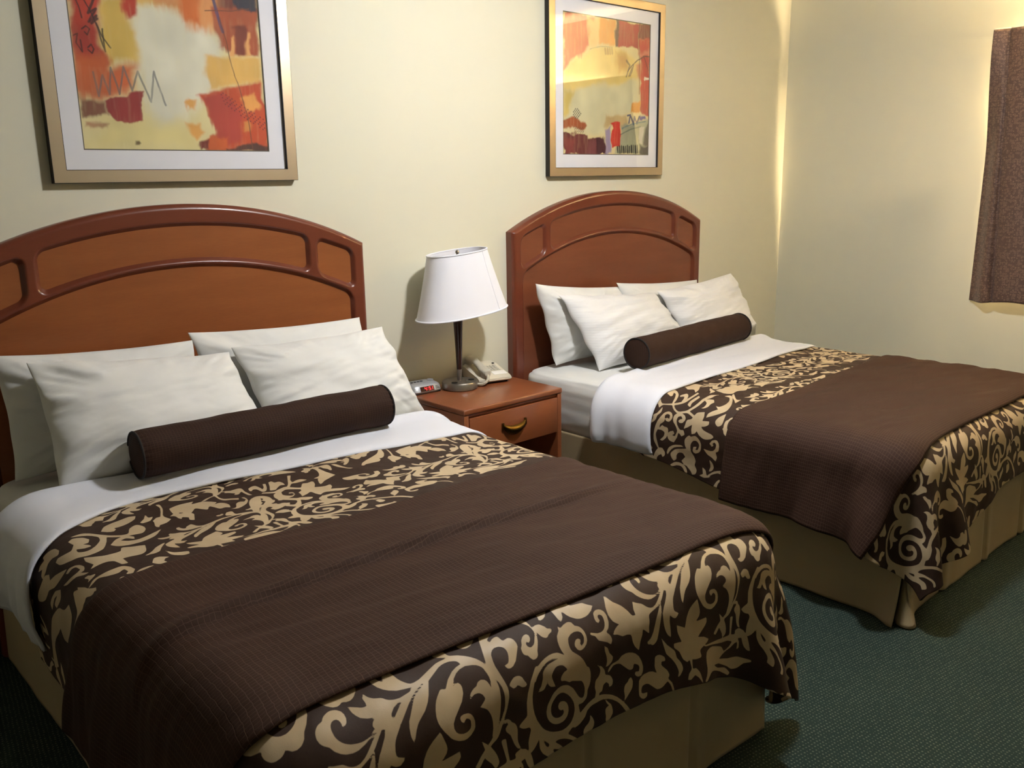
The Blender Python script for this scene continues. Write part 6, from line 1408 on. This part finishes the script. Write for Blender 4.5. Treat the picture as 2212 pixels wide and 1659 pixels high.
 ('s', (110,70,50), [(0.138,0.186),(0.131,0.185)], 0.004, 0, 0.7),
 ('s', (110,70,50), [(0.159,0.187),(0.151,0.186)], 0.004, 0, 0.7),
 ('s', (110,70,50), [(0.18,0.187),(0.172,0.186)], 0.004, 0, 0.7),
 ('s', (110,70,50), [(0.2,0.188),(0.193,0.187)], 0.004, 0, 0.7),
 ('s', (110,70,50), [(0.221,0.188),(0.213,0.187)], 0.004, 0, 0.7),
 ('s', (110,70,50), [(0.129,0.176),(0.131,0.175)], 0.004, 0, 0.7),
 ('s', (110,70,50), [(0.15,0.177),(0.151,0.176)], 0.004, 0, 0.7),
 ('s', (110,70,50), [(0.171,0.177),(0.172,0.176)], 0.004, 0, 0.7),
 ('s', (110,70,50), [(0.191,0.178),(0.193,0.177)], 0.004, 0, 0.7),
 ('s', (110,70,50), [(0.212,0.178),(0.213,0.177)], 0.004, 0, 0.7),
 ('s', (110,70,50), [(0.138,0.166),(0.131,0.165)], 0.004, 0, 0.7),
 ('s', (110,70,50), [(0.159,0.167),(0.151,0.165)], 0.004, 0, 0.7),
 ('s', (110,70,50), [(0.18,0.167),(0.172,0.166)], 0.004, 0, 0.7),
 ('s', (110,70,50), [(0.2,0.167),(0.193,0.166)], 0.004, 0, 0.7),
 ('s', (110,70,50), [(0.221,0.168),(0.213,0.167)], 0.004, 0, 0.7),
 ('s', (110,70,50), [(0.13,0.156),(0.131,0.155)], 0.004, 0, 0.7),
 ('s', (110,70,50), [(0.15,0.156),(0.151,0.155)], 0.004, 0, 0.7),
 ('s', (110,70,50), [(0.171,0.157),(0.172,0.156)], 0.004, 0, 0.7),
 ('s', (110,70,50), [(0.191,0.157),(0.193,0.156)], 0.004, 0, 0.7),
 ('s', (110,70,50), [(0.212,0.157),(0.214,0.157)], 0.004, 0, 0.7),
]
def painter(ground, marks, seed):
    def art(A, B):
        C = np.zeros(A.shape+(3,)) + np.array(lin([v/255 for v in ground]))
        C = C*(1+.06*fbm(A*6, B*6, seed, 3)[..., None])
        wx = fbm(A*9, B*9, seed+1, 4); wy = fbm(A*9, B*9, seed+2, 4)
        streak = fbm(A*70, B*9, seed+5, 2)
        for n, (kind, col, pts, s, rough, op) in enumerate(marks):
            p = np.array(pts)
            col = np.array(lin([v/255 for v in col]))
            if kind == 'b':
                x = A+rough*.9*wx+rough*.12*streak; y = B+rough*.9*wy+rough*.10*streak
                q = np.roll(p, -1, 0); closed = True
            else:
                x, y = A+.0035*wx, B+.0035*wy
                if len(p) > 2 and s < .006: pass
                q = p[1:]; closed = False
            if not closed:      # small marks only touch their own neighbourhood
                lo = p.min(0)-.03; hi = p.max(0)+.03; n1 = A.shape[0]-1
                ix = slice(max(0, int(lo[0]*n1)), max(0, int(hi[0]*n1)+2)); iy = slice(max(0, int(lo[1]*n1)), max(0, int(hi[1]*n1)+2))
            else: ix = iy = slice(None)
            x = x[ix, iy]; y = y[ix, iy]; st = streak[ix, iy]
            if x.size == 0: continue
            best = np.full(x.shape, 9.0); ins = np.zeros(x.shape, bool)
            for (ax, ay), (bx, by) in zip(p if closed else p[:-1], q):
                dx, dy = bx-ax, by-ay
                t = np.clip(((x-ax)*dx+(y-ay)*dy)/(dx*dx+dy*dy+1e-12), 0, 1)
                best = np.minimum(best, np.hypot(x-ax-t*dx, y-ay-t*dy))
                if closed and ay != by: ins ^= ((ay > y) != (by > y)) & (x < ax+(y-ay)*dx/dy)
            if closed:
                d = np.where(ins, best, -best); al = smooth(-s, s, d+.25*s*st)*op*(1-.10*np.clip(st, 0, 1))
            else: al = smooth(s*1.25+.0012, s*.55, best)*op*(1-.3*np.clip(st, 0, 1))
            tone = 1+.10*fbm(A[ix, iy]*9, B[ix, iy]*7, seed+20+n, 2)
            C[ix, iy] = C[ix, iy]*(1-al[..., None]) + (col*tone[..., None])*al[..., None]
        return np.clip(C, 0, 1)
    return art
ART_NEAR = painter((224, 212, 158), MARKS_NEAR, 51)
ART_FAR = painter((220, 204, 150), MARKS_FAR, 77)

def framed_picture(x0, z0, label, art):
    t = empty('framed_picture', (x0+PW/2, 0, z0), label, 'picture', 'framed abstracts above the beds')
    w = PW/2
    def bars(bm, o0, o1, y0, y1, bev=0):
        """mitred frame between two rectangles inset by o0 and o1"""
        R = lambda o, y: [bm.verts.new((sx*(w-o), y, (PH-o) if sz else o)) for sx, sz in ((-1, 0), (1, 0), (1, 1), (-1, 1))]
        a, b, c, d = R(o0, y0), R(o1, y0), R(o1, y1), R(o0, y1)
        for i in range(4):
            j = (i+1) % 4
            for p, q in ((a, b), (b, c), (c, d), (d, a)): bm.faces.new((p[i], p[j], q[j], q[i]))
        bmesh.ops.recalc_face_normals(bm, faces=bm.faces)
    bm = bmesh.new(); bars(bm, .0015, FW-.002, -FD, -FD+.004); obj('frame', bm, CHAMPAGNE, t, False)
    bm = bmesh.new(); bars(bm, 0, FW, -FD+.001, -.001); obj('frame_side', bm, BLACK, t, False)
    bm = bmesh.new(); bars(bm, FW-.004, MATW-.004, -.0185, -.016); obj('mat', bm, MAT_BOARD, t, False)
    bm = bmesh.new(); bars(bm, MATW-.0065, MATW, -.0165, -.0145); obj('mat_liner', bm, plain('grey_mat_liner', '#5d564c', .7), t, False)
    n = 420; aw = PW-2*MATW; ah = PH-2*MATW
    a = np.linspace(0, 1, n); A, B = np.meshgrid(a, a, indexing='ij')
    X = np.stack([(A-.5)*(aw+.004), np.full_like(A, -.0145), MATW-.002+B*(ah+.004)], -1)
    C = np.concatenate([art(A, B), np.ones((n, n, 1))], -1)
    o = link_mesh('artwork', grid_mesh('artwork', X, None, None, {'paint': C}), m_paint('printed_abstract'), t)
    bm = bmesh.new(); add_box(bm, (-w+FW-.004, -.0225, FW-.004), (w-FW+.004, -.0205, PH-FW+.004)); obj('glass', bm, GLASS, t, False)
framed_picture(.7526, 1.6163, 'large framed orange and cream abstract above the near bed, scribbled zigzag at its middle', ART_NEAR)
framed_picture(3.1096, 1.6163, 'framed red and cream abstract above the far bed, nearest the right wall', ART_FAR)

# ------------------------------------------------------------------ curtain
def curtain():
    t = empty('curtain', (XR, -1.31, 2.366), 'mauve brown pleated curtain with small ring pattern on the right wall', 'curtain')
    L = 2.15; n, m = 420, 110
    s = np.linspace(0, L, n); zz = np.linspace(0, 1, m)
    S, Z = np.meshgrid(s, zz, indexing='ij')
    P = .25
    amp = .022+.036*Z**.7
    # scallops stand out between deep creases that lean a little
    ph = (S-(.080+.045*Z))/P + .09*Z*np.sin(np.floor((S-.08)/P+1)*2.1)*smooth(.2, .4, S)
    f2 = ph-np.floor(ph)
    wave = np.abs(np.sin(np.pi*f2))**.42
    x = -(.072+amp*wave) - .006*fbm(S*3, Z*2.0, 4, 2)*Z
    x = x*(1-.80*smooth(.02, .48, Z)*smooth(.10, 0, S))      # the leading edge falls back to the wall
    y = -S - .010*Z*np.sin(S*7) + .012*Z**2*np.exp(-S/.05)
    z = -(2.366-.872)*Z - .010*Z**4*np.sin(S*16+.8) - .020*Z*S/.3*0
    X = np.stack([x, y, z], -1)
    o = link_mesh('panel', grid_mesh('panel', X, np.stack([S*1.0, Z*1.49], -1)), CURTAIN, t)
    solidify(o, .002)
    X2 = X.copy(); X2[..., 0] += .010; X2[..., 2] = np.where(Z < .02, z+.008, z*.985)
    solidify(link_mesh('lining', grid_mesh('lining', X2), LINING, t), .0015)
    bm = bmesh.new(); add_box(bm, (-.040, -2.15, -.035), (-.034, -.02, -.015), .001, 1)
    for y in (-.15, -1.05, -1.95): add_box(bm, (-.036, y-.012, -.035), (0, y+.012, -.015), .001, 1)
    obj('track', bm, WHITE_PL, t)
curtain()
